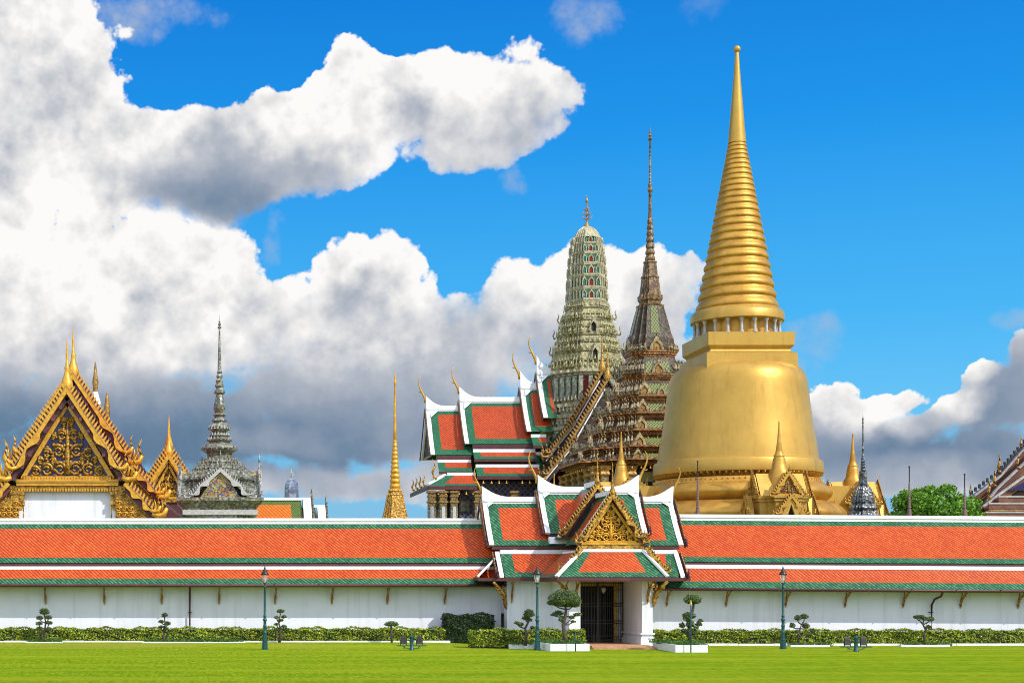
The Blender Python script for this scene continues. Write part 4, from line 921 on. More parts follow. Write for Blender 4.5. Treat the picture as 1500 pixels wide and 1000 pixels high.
# ------------------------------------------------------------------ spired library: stepped roofs under a needle spire
MX, MY = 50.6, 178.0
md = thing('spired_library', 'dark bronze hall of many stacked ledges under a tall thin needle spire', 'shrine', (MX, MY, 0))
RD = redent(3, .56)
def at(py, a): return ZZ(py, MY-a)
tiers = [(682,7.9),(655,6.85),(630,5.9),(604,5.0),(577,4.05),(546,3.15),(511,2.45)]
tiers = [(at(670,8.8),8.8),(at(651,7.6),7.6),(at(627,6.3),6.3),(at(602,5.35),5.35),(at(577,4.35),4.35),(at(546,3.3),3.3),(at(512,2.55),2.55)]
body = MB(); body.loft((MX,MY,0), [(6.9,0),(6.9,tiers[0][0]-.8)], RD, 'dark_wood'); part(body, 'wall', md)
for i, (z, a) in enumerate(tiers):
    mb = MB(); top = i == len(tiers)-1
    zn, an = tiers[i+1] if not top else (at(500,2.2), 2.2)
    mb.loft((MX,MY,0), [(a*.90,z-.75),(a*.93,z-.55),(a*.93,z-.45),(a*.99,z-.38),(a*.97,z-.26),(a*1.02,z-.20),(a*1.02,z-.06),(a*.98,z)], RD, 'copper')
    rt = part(mb, 'roof_tier', md)
    mb = MB(); mb.loft((MX,MY,0), [(a*.97,z+.003),(an*1.0,z+.003+(zn-z-.75)*.72),(an*.90,zn-.75)], RD, 'bronze_dark', cap=False)
    w = RD[1][1] if False else .56
    z1 = z+(zn-z-.75)*.72
    for k_ in range(4):                              # glazed lattice slopes on the flat sides
        def rot(x, y):
            for _ in range(k_): x, y = -y, x
            return x, y
        P = []
        for (r_, h_) in ((a*.97,z),(an,z1)):
            for s in (-1,1):
                x, y = rot(r_+.03, s*w*r_*.80); P.append((MX+x, MY+y, h_+.03))
        mb.add([P[0],P[1],P[3],P[2]], [[0,1,2,3]], 'green_lattice', False, [[(0,0),(2*w*a,0),(2*w*a-.3,1.2),(.3,1.2)]])
    part(mb, 'slope', rt)
    mb = MB(); hgt = min(1.25, (zn-z)*.60) if not top else 1.3
    for k_ in range(4):
        c_, s_ = [(1,0),(0,1),(-1,0),(0,-1)][k_]; r = Vector((-s_, c_, 0)); n_ = Vector((c_, s_, 0))
        ng = 3 if a > 4 else 1
        L_ = w*a*1.5
        for j in range(ng):                          # little gabled niches standing on each ledge
            off = 0 if ng == 1 else (j-(ng-1)/2)*L_*1.0/ (ng-1)*1.0
            big = 1.0 if (j % 2 == (0 if ng > 1 else 0)) else .62
            mb = MB(); fr = Fr(Vector((MX,MY,z))+n_*(a*.98), r, n_); b_ = hgt*.60*big; h_ = hgt*1.20*big
            mb.prism(fr, [(off-b_,0),(off-b_*.55,0),(off-b_*.5,h_*.35),(off,h_*.62),(off+b_*.5,h_*.35),(off+b_*.55,0),(off+b_,0),(off+b_*.8,h_*.4),(off,h_),(off-b_*.8,h_*.4)], -.35, .06, 'bronze_light')
            mb.prism(fr, [(off-b_*.5,0),(off+b_*.5,0),(off+b_*.4,h_*.36),(off,h_*.58),(off-b_*.4,h_*.36)], -.3, -.05, 'gold_old')
            mb.tube([fr(off,h_,-.1), fr(off,h_+.45*big,-.1)], [.07,.01], 'bronze', 4)
            for s in (-1,1): hook(mb, fr(off+s*b_*.9,h_*.1,0), r*s, .45*big, 'bronze', .05)
            part(mb, 'niche', rt)
    mb = MB()
    V_ = RD
    for q in range(len(V_)):                         # paired flame finials on every corner of the ledge
        x, y = V_[q]; o = Vector((x,y,0)).normalized(); sd_ = Vector((-o.y,o.x,0)); hh = min(1.5, (zn-z)*.78)*random.uniform(.92,1.08)
        for e in (-1,1): hook(mb, Vector((MX+x*a*.97, MY+y*a*.97, z-.02))+sd_*(e*.20), o, hh, 'bronze_light', .115)
    n = len(V_)
    for q in range(n):
        p0, p1 = Vector(V_[q])*a, Vector(V_[(q+1)%n])*a; L_ = (p1-p0).length; m_ = int(L_/.55)
        for j in range(m_):
            s_ = p0.lerp(p1, (j+.5)/m_); mb.cone((MX+s_.x*.985, MY+s_.y*.985, z), .42, .10, 'bronze', 4)
    part(mb, 'flame_edging', rt)
    if i < 3:                                        # hanging bells under the lowest eaves
        mb = MB()
        for q in range(n):
            p0, p1 = Vector(V_[q])*a*.96, Vector(V_[(q+1)%n])*a*.96; m_ = max(1, int((p1-p0).length/.9))
            for j in range(m_):
                s_ = p0.lerp(p1, (j+.5)/m_); mb.cone((MX+s_.x, MY+s_.y, z-1.05), .28, .10, 'gold_bright', 5)
        part(mb, 'bell_fringe', rt)
zt = lambda py: ZZ(py, MY); u = MY/F
mb = MB(); R2 = redent(2, .5)
mb.loft((MX,MY,0), [(2.35,at(512,2.5)),(30*u,zt(498)),(27*u,zt(490)),(23*u,zt(472)),(17.5*u,zt(450))], R2, 'bronze_dark')
mb.loft((MX,MY,0), [(17.5*u,zt(449.9)),(18.5*u,zt(448)),(14*u,zt(446)),(14*u,zt(443)),(16*u,zt(440)),(16.5*u,zt(434)),(14*u,zt(432)),(14*u,zt(430))], R2, 'bronze')
mb.loft((MX,MY,0), [(14*u,zt(429.9)),(11.5*u,zt(408)),(12.4*u,zt(407.5)),(12.2*u,zt(405)),(10.4*u,zt(404.8)),(8.4*u,zt(386)),(9.4*u,zt(385)),(8.8*u,zt(383)),(7*u,zt(382.5))], redent(3,.4), 'bronze')
for k_ in range(4):
    def rot(x, y):
        for _ in range(k_): x, y = -y, x
        return x, y
    P = []
    for (r_, yy, f) in ((27.5*u,492,.24),(17.6*u,451,.26)):
        for s in (-1,1): x, y = rot(r_+.05, s*r_*f*1.0); P.append((MX+x, MY+y, zt(yy)))
    mb.add([P[0],P[1],P[3],P[2]], [[0,1,2,3]], 'green_lattice', False, [[(0,0),(1.5,0),(1.2,3),(.3,3)]])
part(mb, 'spire_base', md)
mb = MB(); pf = []; y = 382.4
for i in range(7):
    r_ = 7.2-i*.52; pf += [(r_*.80*u,zt(y)),(r_*u,zt(y-1)),(r_*1.05*u,zt(y-3)),(r_*.95*u,zt(y-6)),(r_*.78*u,zt(y-7.6))]; y -= 9
pf += [(2.9*u,zt(318)),(2.3*u,zt(300)),(2.1*u,zt(282)),(3.6*u,zt(280)),(3.9*u,zt(277)),(2.4*u,zt(274)),(2.8*u,zt(271)),(1.8*u,zt(268)),(1.4*u,zt(235)),(1.2*u,zt(207)),(3.4*u,zt(204)),(1.2*u,zt(201)),(2.6*u,zt(199)),(1*u,zt(196)),(1.8*u,zt(194)),(.6*u,zt(190)),(.2*u,zt(184))]
mb.lathe((MX,MY,0), pf, 'bronze', 12); part(mb, 'spire', md, sharp=50)
pz = tiers[0][0]-.75
mb = MB(); PC = []
for k_ in range(4):
    for s in (-.9,-.54,-.18,.18,.54,.9):
        x, y = 7.75, s*7.75
        for _ in range(k_): x, y = -y, x
        PC.append((MX+x, MY+y))
for j, (x, y) in enumerate(PC):
    if j == 0:
        mb = MB(); mb.box(x-.36, x+.36, y-.36, y+.36, 0, pz, 'column_mosaic'); mb.loft((x,y,0), [(.36,pz-1.2),(.5,pz-.9),(.40,pz-.6),(.58,pz-.05)], [(1,-1),(1,1),(-1,1),(-1,-1)], 'gold_old'); c0 = part(mb, 'column', md)
    else: copy_part(c0, md, (x-PC[0][0], y-PC[0][1], 0))
mb = MB(); fr = Fr((MX,MY-7.0,0),(1,0,0),(0,-1,0))
for k_ in (-2,-1,0,1,2): mb.fbox(fr, k_*2.3-.8, k_*2.3+.8, 6, pz-.6, 0, .1, 'green_lattice'); mb.fbox(fr, k_*2.3-.5, k_*2.3+.5, 6, pz-1.6, .103, .15, 'dark_void')
part(mb, 'wall_panel', md)

# ------------------------------------------------------------------ prang temple: tower over telescoped tiled wings
PX_, PY_ = 50.6, 206.0
pg = thing('prang_temple', 'temple with a pale green corncob tower and stepped orange roofs with gold finials', 'temple', (PX_, PY_, 0))
u = PY_/F; zt = lambda py: ZZ(py, PY_)
RP = redent(4, .42)
tw = MB()
prof = [(66*u,0),(66*u,zt(666))]
tw.loft((PX_,PY_,0), prof, RP, 'red_panel')
def band(y0, y1, r0, r1, mat): tw.loft((PX_,PY_,0), [(r0*u,zt(y0)),(r1*u,zt(y1))], RP, mat)
def cornice(y0, y1, r, e, mat='prang_ivory'):
    h = y0-y1
    tw.loft((PX_,PY_,0), [((r-1)*u,zt(y0)),((r+e*.4)*u,zt(y0-h*.2)),((r+e*.3)*u,zt(y0-h*.4)),((r+e)*u,zt(y0-h*.55)),((r+e)*u,zt(y0-h*.9)),((r+e*.5)*u,zt(y1))], RP, mat)
cornice(640, 629, 64, 5); band(629, 622, 60, 58, 'prang_teal'); cornice(622, 611, 58, 5); band(611, 606, 55, 54, 'prang_teal'); cornice(606, 595, 54, 5); band(595, 589, 51, 50, 'prang_ivory')
band(589, 556, 46, 46, 'red_panel'); cornice(556, 546, 48, 6); 
lev = [(546,536,50,46),(532,521,46,44),(518,508,44,41),(505,497,41,39),(494,485,38,36),(482,474,35,33),(472,465,32,30.5),(463,456,30,29)]
for i, (a, b_, r0, r1) in enumerate(lev):
    band(a, b_, r0, r1, 'prang_moss'); nx = lev[i+1][0] if i+1 < len(lev) else 453; cornice(b_, nx, r1-1, 2.6, 'prang_ivory' if i % 2 else 'prang_moss')
band(453, 447, 28, 28, 'prang_ivory')
rows = [(447,441,429),(429,423,410),(410,405,393),(393,388,377),(377,372,362),(362,358,350)]
rr = [28.2,27.6,26.6,25.4,23.8,21.6,18.5]
for i, (a, b_, c_) in enumerate(rows):
    r0, r1 = rr[i], rr[i+1]; cornice(a, b_, r0-.8, .9); band(b_, c_, r0-2.2, r1-1.6, 'prang_green')
tw.loft((PX_,PY_,0), [(19.5*u,zt(350)),(18*u,zt(348)),(16*u,zt(343)),(12*u,zt(337)),(6*u,zt(332.5)),(3*u,zt(331.5))], RP, 'prang_ivory')
tower = part(tw, 'tower', pg)
mb = MB()                                            # ribs and arched niches on the upper tower
for i, (a, b_, c_) in enumerate(rows):
    r0 = (rr[i]-2.0)*u; r1 = (rr[i+1]-1.4)*u
    for (x, y) in RP:
        mb.slab((PX_+x*r0, PY_+y*r0, zt(b_)), (PX_+x*r1, PY_+y*r1, zt(c_)), (x,y,0), .16, .16, 'prang_ivory')
    for k_ in range(4):
        c1, s1 = [(1,0),(0,1),(-1,0),(0,-1)][k_]; r = Vector((-s1,c1,0)); n_ = Vector((c1,s1,0)); fr = Fr(Vector((PX_,PY_,0))+n_*(r0+.05), r, n_)
        h_ = zt(c_)-zt(b_); z0 = zt(b_)
        for off, w_, col in ((0,.40,'tile_orange'),(-.92*r0*.42,.30,'prang_green'),(.92*r0*.42,.30,'prang_green')):
            w2 = w_*h_*.85; m2 = MB()
            m2.prism(fr, [(off-w2,z0),(off-w2*.66,z0),(off-w2*.66,z0+h_*.55),(off,z0+h_*.82),(off+w2*.66,z0+h_*.55),(off+w2*.66,z0),(off+w2,z0),(off+w2,z0+h_*.6),(off,z0+h_*1.05),(off-w2,z0+h_*.6)], -.1, .14, 'prang_ivory')
            m2.prism(fr, [(off-w2*.6,z0),(off+w2*.6,z0),(off+w2*.6,z0+h_*.52),(off,z0+h_*.78),(off-w2*.6,z0+h_*.52)], -.1, .06, col)
            part(m2, 'niche', tower)
part(mb, 'rib_trim', tower)
mb = MB()
for (y_, r_, h_) in ((546,52,1.15),(521,46.5,1.05),(497,41,.95),(474,35,.8),(508,43,.6),(485,37.5,.6),(456,30.5,.6),(595,57,.75),(611,61,.75),(629,67,.8),(536,48.5,.6)):
    ring_spikes(mb, (PX_,PY_,0), RP, r_*u, zt(y_)+.35, h_, .17, 'prang_ivory' if y_ > 590 else 'prang_moss', .62)
for (y_, r_) in ((546,53),(521,47),(497,42),(474,36)):
    for (x, y) in RP:
        if abs(abs(x)-abs(y)) < .25 or abs(x) > .95 or abs(y) > .95: hook(mb, (PX_+x*r_*u, PY_+y*r_*u, zt(y_-3)), Vector((x,y,0)).normalized(), 1.25, 'prang_moss', .12)
part(mb, 'flame_edging', tower)
for z0, z1, r_ in ((zt(589),zt(556),50),(zt(666),zt(640),64)):
    pil = None; spots = [(x*r_*u, y*r_*u) for (x, y) in RP]
    for q in range(len(RP)):
        p0, p1 = Vector(RP[q]), Vector(RP[(q+1)%len(RP)])
        if (p1-p0).length > .4: spots += [tuple(p0.lerp(p1, f)*r_*u) for f in (1/3, 2/3)]
    for (x, y) in spots:
        if y > 1.5: continue                         # the far side is never seen
        if pil is None: mb = MB(); mb.box(PX_+x-.25, PX_+x+.25, PY_+y-.25, PY_+y+.25, z0, z1, 'prang_teal'); pil = part(mb, 'pilaster', tower); o0 = (x, y)
        else: copy_part(pil, tower, (x-o0[0], y-o0[1], 0))
for k_ in range(4):                                  # gabled windows up the four sides
    c1, s1 = [(1,0),(0,1),(-1,0),(0,-1)][k_]; r = Vector((-s1,c1,0)); n_ = Vector((c1,s1,0)); mb = MB()
    for (y0, y1, r_) in ((534,502,47.5),(490,467,38)):
        fr = Fr(Vector((PX_,PY_,0))+n_*(r_*u), r, n_); z0, z1 = zt(y0), zt(y1); h_ = (z1-z0)*.8; w_ = .66
        mb.prism(fr, [(-w_,z0),(-.3,z0),(-.3,z0+h_*.5),(0,z0+h_*.7),(.3,z0+h_*.5),(.3,z0),(w_,z0),(w_*1.1,z0+h_*.5),(0,z0+h_)], -.5, .25, 'prang_ivory'); mb.prism(fr, [(-.29,z0),(.29,z0),(.29,z0+h_*.5),(0,z0+h_*.69),(-.29,z0+h_*.5)], -.4, 0, 'dark_void')
    part(mb, 'window', tower)
mb = MB(); mb.lathe((PX_,PY_,0), [(4.2*u,zt(332)),(3.4*u,zt(329)),(1.2*u,zt(326)),(.9*u,zt(300)),(.7*u,zt(297)),(2.2*u,zt(295.5)),(1.7*u,zt(293)),(.7*u,zt(290)),(.15*u,zt(285))], 'gold_old', 10)
for yb, ln in ((322,9.5),(316,7.5),(310,5.0)):
    for a in (0,math.pi/2,math.pi,1.5*math.pi):
        o = Vector((math.cos(a+.25), math.sin(a+.25), 0)); P0 = Vector((PX_,PY_,zt(yb)))
        mb.tube([P0, P0+o*(ln*.6*u)+UP*(2.0*u), P0+o*(ln*u)+UP*(6.5*u)], [.07,.06,.02], 'gold_old', 5)
part(mb, 'trident', tower)
# left wing
TF = ('far_green','far_orange'); bd = (.62,.95,.95,.95)
yB = 202.0
tA = tier(pg, XX(624,206), XX(690,206), 206, zt(601), yB, ZZ(666,yB), .6, 'l', TF, bd, ch=3.2, up=1.25, rake=.50, sag=.25, nsp=26, sph=.3, cut=1.2, upl=2.3)
tB = tier(pg, XX(673,206), XX(790,206), 206, zt(589), yB, ZZ(650,yB), .65, 'l', TF, bd, ch=3.3, up=1.3, rake=.50, sag=.25, nsp=26, sph=.3, cut=1.2, upl=2.5)
tC = tier(pg, XX(762,206), XX(806,206), 206, zt(570), yB, ZZ(632,yB), .8, 'l', TF, (.62,.95,.7,.1), ch=3.4, up=1.5, rake=.52, sag=.25, nsp=26, sph=.3, cut=1.2, upl=2.0)
tD = tier(pg, XX(786,206), XX(812,206), 206, zt(549), yB, ZZ(612,yB), .8, 'l', TF, (.62,.95,.7,.1), ch=3.5, up=1.6, rake=.52, sag=.25, nsp=26, sph=.3, cut=1.2, upl=2.0)
def under(x0, x1, y0, py0, py1, mat, d=.3):
    mb.box(x0, x1, y0, y0+d, ZZ(py1,y0), ZZ(py0,y0), mat)
mb = MB(); under(XX(639,yB), XX(690,yB), yB-.05, 667, 673, 'maroon'); part(mb, 'fascia', tA)
mb = MB(); under(XX(692,yB), XX(782,yB), yB-.05, 651, 657, 'maroon'); part(mb, 'fascia', tB)
yL = 200.6
l1 = skirt(pg, (XX(641,yB),yB,ZZ(677,yB)), (XX(690,yB),yB,ZZ(677,yB)), (XX(692,yL),yL,ZZ(690,yL)), (XX(643,yL),yL,ZZ(690,yL)), (0,.8,.9,0), TF, fas=.35, white=.35)
l2 = skirt(pg, (XX(693,yB),yB,ZZ(662,yB)), (XX(784,yB),yB,ZZ(662,yB)), (XX(787,yL),yL,ZZ(672,yL)), (XX(695,yL),yL,ZZ(672,yL)), (0,.7,.9,0), TF, fas=.35, white=.38)
yM = 199.2
l3 = skirt(pg, (XX(697,yL),yL,ZZ(684,yL)), (XX(790,yL),yL,ZZ(684,yL)), (XX(793,yM),yM,ZZ(697,yM)), (XX(699,yM),yM,ZZ(697,yM)), (0,.6,.9,0), TF, fas=.4, white=.35)
l4 = skirt(pg, (XX(655,yL),yL,ZZ(696,yL)), (XX(697,yL),yL,ZZ(696,yL)), (XX(699,yM-1),yM-1,ZZ(711,yM-1)), (XX(627,yM-1),yM-1,ZZ(711,yM-1)), (0,.7,1.3,0), TF, fas=.5, white=.35)
for a_ in ((778,800,640,652),(784,806,666,690)):
    z0, z1 = ZZ(a_[2],yB), ZZ(a_[3],yL); skirt(pg, (XX(a_[0],yB),yB,z0), (XX(a_[1],yB),yB,z0), (XX(a_[1]+3,yL),yL,z1), (XX(a_[0]+3,yL),yL,z1), (0,.7,.9,0), TF, fas=.35, white=.35)
# porch roof round the end of the wing
xe = XX(627,yM-1); ze = ZZ(711,yM-1); zT = ZZ(696,yL)
l5 = skirt(pg, (xe+2.4,211.4,zT), (xe+2.4,yL,zT), (xe,yM-1,ze), (xe,213.8,ze), (0,.7,0,0), ('dark_wood','gold_old'), fas=.5, white=.3, name='porch_roof')
mb = MB(); mb.slab((xe+2.4,yL,zT+.1), (xe-.1,yM-1.1,ze+.1), (0,0,1), .32, .2, 'white_trim')
for f in (.25,.5,.75,1.0): hook(mb, (xe+.2, yM-1+f*13, ze+.2), (-1,0,0), 1.5, 'gold_bright', .14)
hook(mb, (xe+1.2,yM-.2,ze+.9), (-1,0,0), 2.4, 'gold_bright', .16); part(mb, 'hip', l5)
mb = MB(); yW = 202.6; x0, x1 = XX(636,yW), XX(815,yW); mb.box(XX(673,yW), x1, yW, yW+.3, 0, ZZ(705,yW), 'blue_lattice'); mb.box(x0+1.6, x1, 204, 204.3, 0, ZZ(640,204), 'dark_wood')
part(mb, 'wall', pg)
m_ = MB(); m_.add([(XX(673,202.55),202.55,8),(x1,202.55,8),(x1,202.55,ZZ(705,202.55)),(XX(673,202.55),202.55,ZZ(705,202.55))], [[0,1,2,3]], 'blue_lattice', False, [[(0,0),(12,0),(12,9),(0,9)]]); part(m_, 'wall_panel', pg)
cols = [(632,198.8),(640,204.5),(649,198.8),(665,198.8),(753,199.2),(700,198.8),(636,201.5)]
for j, (px, yy) in enumerate(cols):
    x = XX(px, yy)
    if j == 0:
        mb = MB(); zc = ze-.55; mb.box(x-.42, x+.42, yy-.42, yy+.42, 0, zc, 'column_mosaic'); mb.box(x-.2, x+.2, yy-.46, yy-.423, 6, zc-2.0, 'silver_panel')
        for zz_, e in ((zc-.3,.16),(zc-.8,.08),(zc-1.5,.12)): mb.box(x-.42-e, x+.42+e, yy-.42-e, yy+.42+e, zz_, zz_+.22, 'gold_old')
        c0 = part(mb, 'column', pg); cx0, cy0 = x, yy
    else: copy_part(c0, pg, (x-cx0, yy-cy0, 0))
mb = MB(); fr = Fr((0,202.5,0),(1,0,0),(0,-1,0)); xa, xb = XX(673,202.5), XX(688,202.5); za, zb = ZZ(749,202.5), ZZ(733,202.5)
mb.fbox(fr, xa, xb, za, zb, -.1, .12, 'gold_old'); mb.fbox(fr, xa+.15, xb-.15, za+.15, zb-.15, .1, .14, 'window_pane'); 
for f in (1/3,2/3): mb.fbox(fr, xa+(xb-xa)*f-.03, xa+(xb-xa)*f+.03, za+.15, zb-.15, .14, .17, 'gold_old')
mb.fbox(fr, xa+.15, xb-.15, (za+zb)/2-.03, (za+zb)/2+.03, .14, .168, 'gold_old'); part(mb, 'window', pg)
mb = MB()
for px in (642,653,672,683,693): mb.cone((XX(px,198.4),198.4,ZZ(724,198.4)), .45, .13, 'gold_bright', 5)
for px in (708,720,731,742,765,776,790): mb.cone((XX(px,199.3),199.3,ZZ(708,199.3)), .45, .13, 'gold_bright', 5)
part(mb, 'bell_fringe', pg)
# front wing: nested gables seen beside the library
for (yy, pyA, half, h, board, name) in ((198.4,541,6.6,11.0,'gold_bright','a'),(195.9,553,6.2,10.3,'gold_bright','b')):
    zA = ZZ(pyA, yy); fr = Fr((50.6,yy,0),(1,0,0),(0,-1,0)); mb = MB()
    for s in (-1,1):
        A = [(50.6,yy+.4,zA-.2),(50.6,yy+8,zA-.2),(50.6+s*half,yy+8,zA-h),(50.6+s*half,yy+.4,zA-h)]
        roof(mb, *((A[1],A[0],A[3],A[2]) if s < 0 else A), (.7,.7,.7,.7), TF, .3)
    rf = part(mb, 'front_wing_roof', pg); mb = MB()
    for s in (-1,1): barge(mb, fr, (0,zA), (s*half,zA-h), .26 if s < 0 else .2, .3, 26 if s < 0 else 0, .46, 'gold_old' if s < 0 else 'dark_wood', 'gold_old', waves=0, hk=1.2 if s < 0 else 0); mb.slab((50.6+s*.3,yy+.12,zA-1.35), (50.6+s*(half-.3),yy+.12,zA-h-.75), (0,-1,0), .16, .3, 'white_trim'); mb.slab((50.6+s*.1,yy+.2,zA-.75), (50.6+s*(half-.1),yy+.2,zA-h-.6), (0,-1,0), .6, .2, 'dark_wood')
    part(mb, 'bargeboard', rf); mb = MB(); mb.prism(fr, [(-half+.6,zA-h),(half-.6,zA-h),(0,zA-1)], -.8, -.5, 'dark_wood'); part(mb, 'pediment', rf)
    mb = MB(); mb.lathe((50.6,yy,0), [(.35,zA-.4),(.48,zA+.2),(.30,zA+.7),(.18,zA+1.2),(.14,zA+2.0),(.03,zA+3.9)], 'gold_carved', 8); part(mb, 'finial', rf)
for (yy, xa, ya_, xb, yb_) in ((194.9,845,640,795,700),(197.5,842,615,800,668)):
    mb = MB(); fr = Fr((0,yy,0),(1,0,0),(0,-1,0)); A, B_ = W(xa,ya_,yy), W(xb,yb_,yy)
    barge(mb, fr, (A.x,A.z), (B_.x,B_.z), .22, .3, 14, .42, 'gold_old', 'gold_old', waves=0, hk=1.2); mb.slab((A.x,yy+.1,A.z-.55), (B_.x,yy+.1,B_.z-.55), (0,-1,0), .14, .3, 'white_trim')
    mb.slab((A.x,yy+.2,A.z-.8), (B_.x,yy+.2,B_.z-.8), (0,-1,0), .8, .2, 'dark_wood')
    mb.poly([(A.x,yy+.4,A.z),(A.x,yy+5,A.z),(B_.x,yy+5,B_.z),(B_.x,yy+.4,B_.z)], 'far_green'); part(mb, 'front_wing_aisle', pg)
mb = MB(); mb.box(46.5, 54.5, 198, 204, 0, 19, 'dark_wood'); mb.box(43.6, 57.6, 199, 204, 0, 15, 'dark_wood'); part(mb, 'front_wing_wall', pg)
# ------------------------------------------------------------------ gilded hall at the left
HX = XX(98, 125)
hall = thing('gabled_hall', 'large white-walled hall with a broad gilded gable of scrolls on blue', 'hall', (HX, 135, 0))
def slopes(mb, x, y0, y1, half, z0, z1, mat=('tile_green','tile_orange')):
    for s in (-1,1):
        A = [(x,y0,z1),(x,y1,z1),(x+s*half,y1,z0),(x+s*half,y0,z0)]
        roof(mb, *((A[1],A[0],A[3],A[2]) if s < 0 else A), (.5,.5,.5,.5), mat, .2)
HL = [(125.0, ZZ(566,125), 4.55, 6.95, 0, 'w'), (132.0, ZZ(546,132), 4.75, 7.1, 0, 'w')]
for i, (yy, zA, half, h, _, _) in enumerate(HL):
    fr = Fr((HX,yy,0),(1,0,0),(0,-1,0)); mb = MB(); slopes(mb, HX, yy+.3, yy+(7.5 if i == 0 else 34), half-.1, zA-h, zA-.15); rf = part(mb, 'roof', hall)
    mb = MB()
    for s in (-1,1): barge(mb, fr, (0,zA), (s*half,zA-h), .30, .35, 25, .52, 'gold_bright', 'gold_bright', waves=2, hk=1.4, start=.5, edge='porcelain_white', gapm='purple_wood')
    part(mb, 'bargeboard', rf); mb = MB()
    for s in (-1,1):
        mb.slab((HX+s*.05,yy+.15,zA-.75), (HX+s*(half-.35),yy+.15,zA-h+.1), (0,-1,0), .55, .2, 'purple_wood'); mb.slab((HX+s*.05,yy+.9,zA-.45), (HX+s*(half-.1),yy+.9,zA-h), (0,-1,0), .9, 1.4, 'purple_wood')
        for k_ in range(7):
            f = .1+k_*.13; mb.fbox(fr, s*(half*f)-.12, s*(half*f)+.12, zA-h*f-1.05, zA-h*f-.8, -.1, .28, 'purple_wood')
    part(mb, 'soffit', rf)
    za = zA-h-.35; mb = MB(); hf2 = 2.3; hh2 = 2.4
    for s in (-1,1):
        barge(mb, fr, (s*(half-.05),za), (s*(half+hf2),za-hh2), .28, .32, 10, .46, 'gold_bright', 'gold_bright', waves=2, hk=1.35, start=.25, edge='porcelain_white', gapm='purple_wood')
        mb.prism(Fr((HX,yy+.6,0),(1,0,0),(0,-1,0)), [(s*(half-1.2),za-4.2),(s*(half+hf2-.1),za-4.2),(s*(half+hf2-.1),za-hh2-.2),(s*(half-.1),za-.2),(s*(half-1.2),za-.2)][::s], -.2, 0, 'gold_carved')
        mb.slab((HX+s*(half-.05),yy+.2,za-.5), (HX+s*(half+hf2),yy+.2,za-hh2-.45), (0,-1,0), .45, .2, 'purple_wood')
        A = [(HX+s*(half-.3),yy+.3,za+.2),(HX+s*(half-.3),yy+7,za+.2),(HX+s*(half+hf2),yy+7,za-hh2+.1),(HX+s*(half+hf2),yy+.3,za-hh2+.1)]
        roof(mb, *((A[1],A[0],A[3],A[2]) if s < 0 else A), (.4,.4,.4,.4)); 
        A = [(HX+s*(half+hf2-.3),yy+1.2,za-hh2),(HX+s*(half+hf2-.3),yy+7,za-hh2),(HX+s*(half+hf2+1.9),yy+7,za-hh2-1.7),(HX+s*(half+hf2+1.9),yy+1.2,za-hh2-1.7)]
        roof(mb, *((A[1],A[0],A[3],A[2]) if s < 0 else A), (.4,.4,.4,.4))
    part(mb, 'aisle_gable', hall)
    for s in (-1,1):
        mb = MB(); fa = fr; x0, x1 = s*(half-.85), s*(half+hf2-.7); mb.prism(fr, [(x0,za-2.7),(x1,za-2.7),(x0,za-.7)][::s], -.5, -.25, 'gold_carved')
        for k_ in range(9):
            c_ = (x0+s*(.25+.45*(k_%4)), za-2.45+.42*(k_//4)+(.0)); P = [fr(c_[0]+.26*(1-q/11*.85)*math.cos(q*.8), c_[1]+.22*(1-q/11*.85)*math.sin(q*.8), -.2) for q in range(11)]
            if abs(c_[0]-x0)/abs(x1-x0)+(c_[1]-(za-2.7))/2.0 < .95: mb.tube(P, .055, 'gold_bright', 5)
        mb.fbox(fr, min(x0,x1)-.1, max(x0,x1)+.1, za-2.95, za-2.7, -.5, -.05, 'gold_carved'); part(mb, 'aisle_pediment', hall)
    mb = MB(); b = zA+.05; mb.lathe((HX,yy+.15,0), [(.34,b-.7),(.50,b-.1),(.42,b+.35),(.26,b+.8),(.17,b+1.2),(.21,b+1.4),(.12,b+1.6),(.10,b+2.3),(.02,b+3.6)], 'gold_bright', 10); part(mb, 'finial', rf)
frp = Fr((HX,125.75,0),(1,0,0),(0,-1,0)); mb = MB(); pediment(mb, frp, 3.45, 12.15, 5.75, 'gold_carved', 'blue_glass', r=.022, border=.34)
mb.fbox(frp, -3.9, 3.9, 11.62, 12.1, -.3, .3, 'gold_bright'); mb.fbox(frp, -3.95, 3.95, 11.86, 12.0, -.3, .4, 'gold_mould'); mb.fbox(frp, -3.8, 3.8, 11.36, 11.6, -.3, .12, 'gold_carved')
dentils(mb, frp, -3.8, 3.8, 11.18, 11.40, -.1, .3, 36, 'gold_bright'); dentils(mb, frp, -3.4, 3.4, 12.1, 12.3, .0, .3, 30, 'gold_bright'); part(mb, 'pediment', hall)
mb = MB(); mb.box(HX-4.3, HX+4.3, 126.0, 160, 0, 11.35, 'plaster'); mb.box(HX-7.4, HX+7.4, 127.2, 160, 0, 8.8, 'plaster'); part(mb, 'wall', hall)
for s in (-1,1):
    mb = MB(); x = HX+s*3.85; mb.box(x-.42, x+.42, 125.55, 125.99, 0, 11.2, 'plaster')
    for z, e in ((10.9,.14),(10.55,.06),(10.15,.14),(9.9,.03)): mb.box(x-.42-e, x+.42+e, 125.55-e, 125.98, z, z+.32, 'gold_carved')
    mb.box(x-.40, x+.40, 125.5, 125.549, 9.75, 11.1, 'gold_carved'); part(mb, 'pilaster', hall)
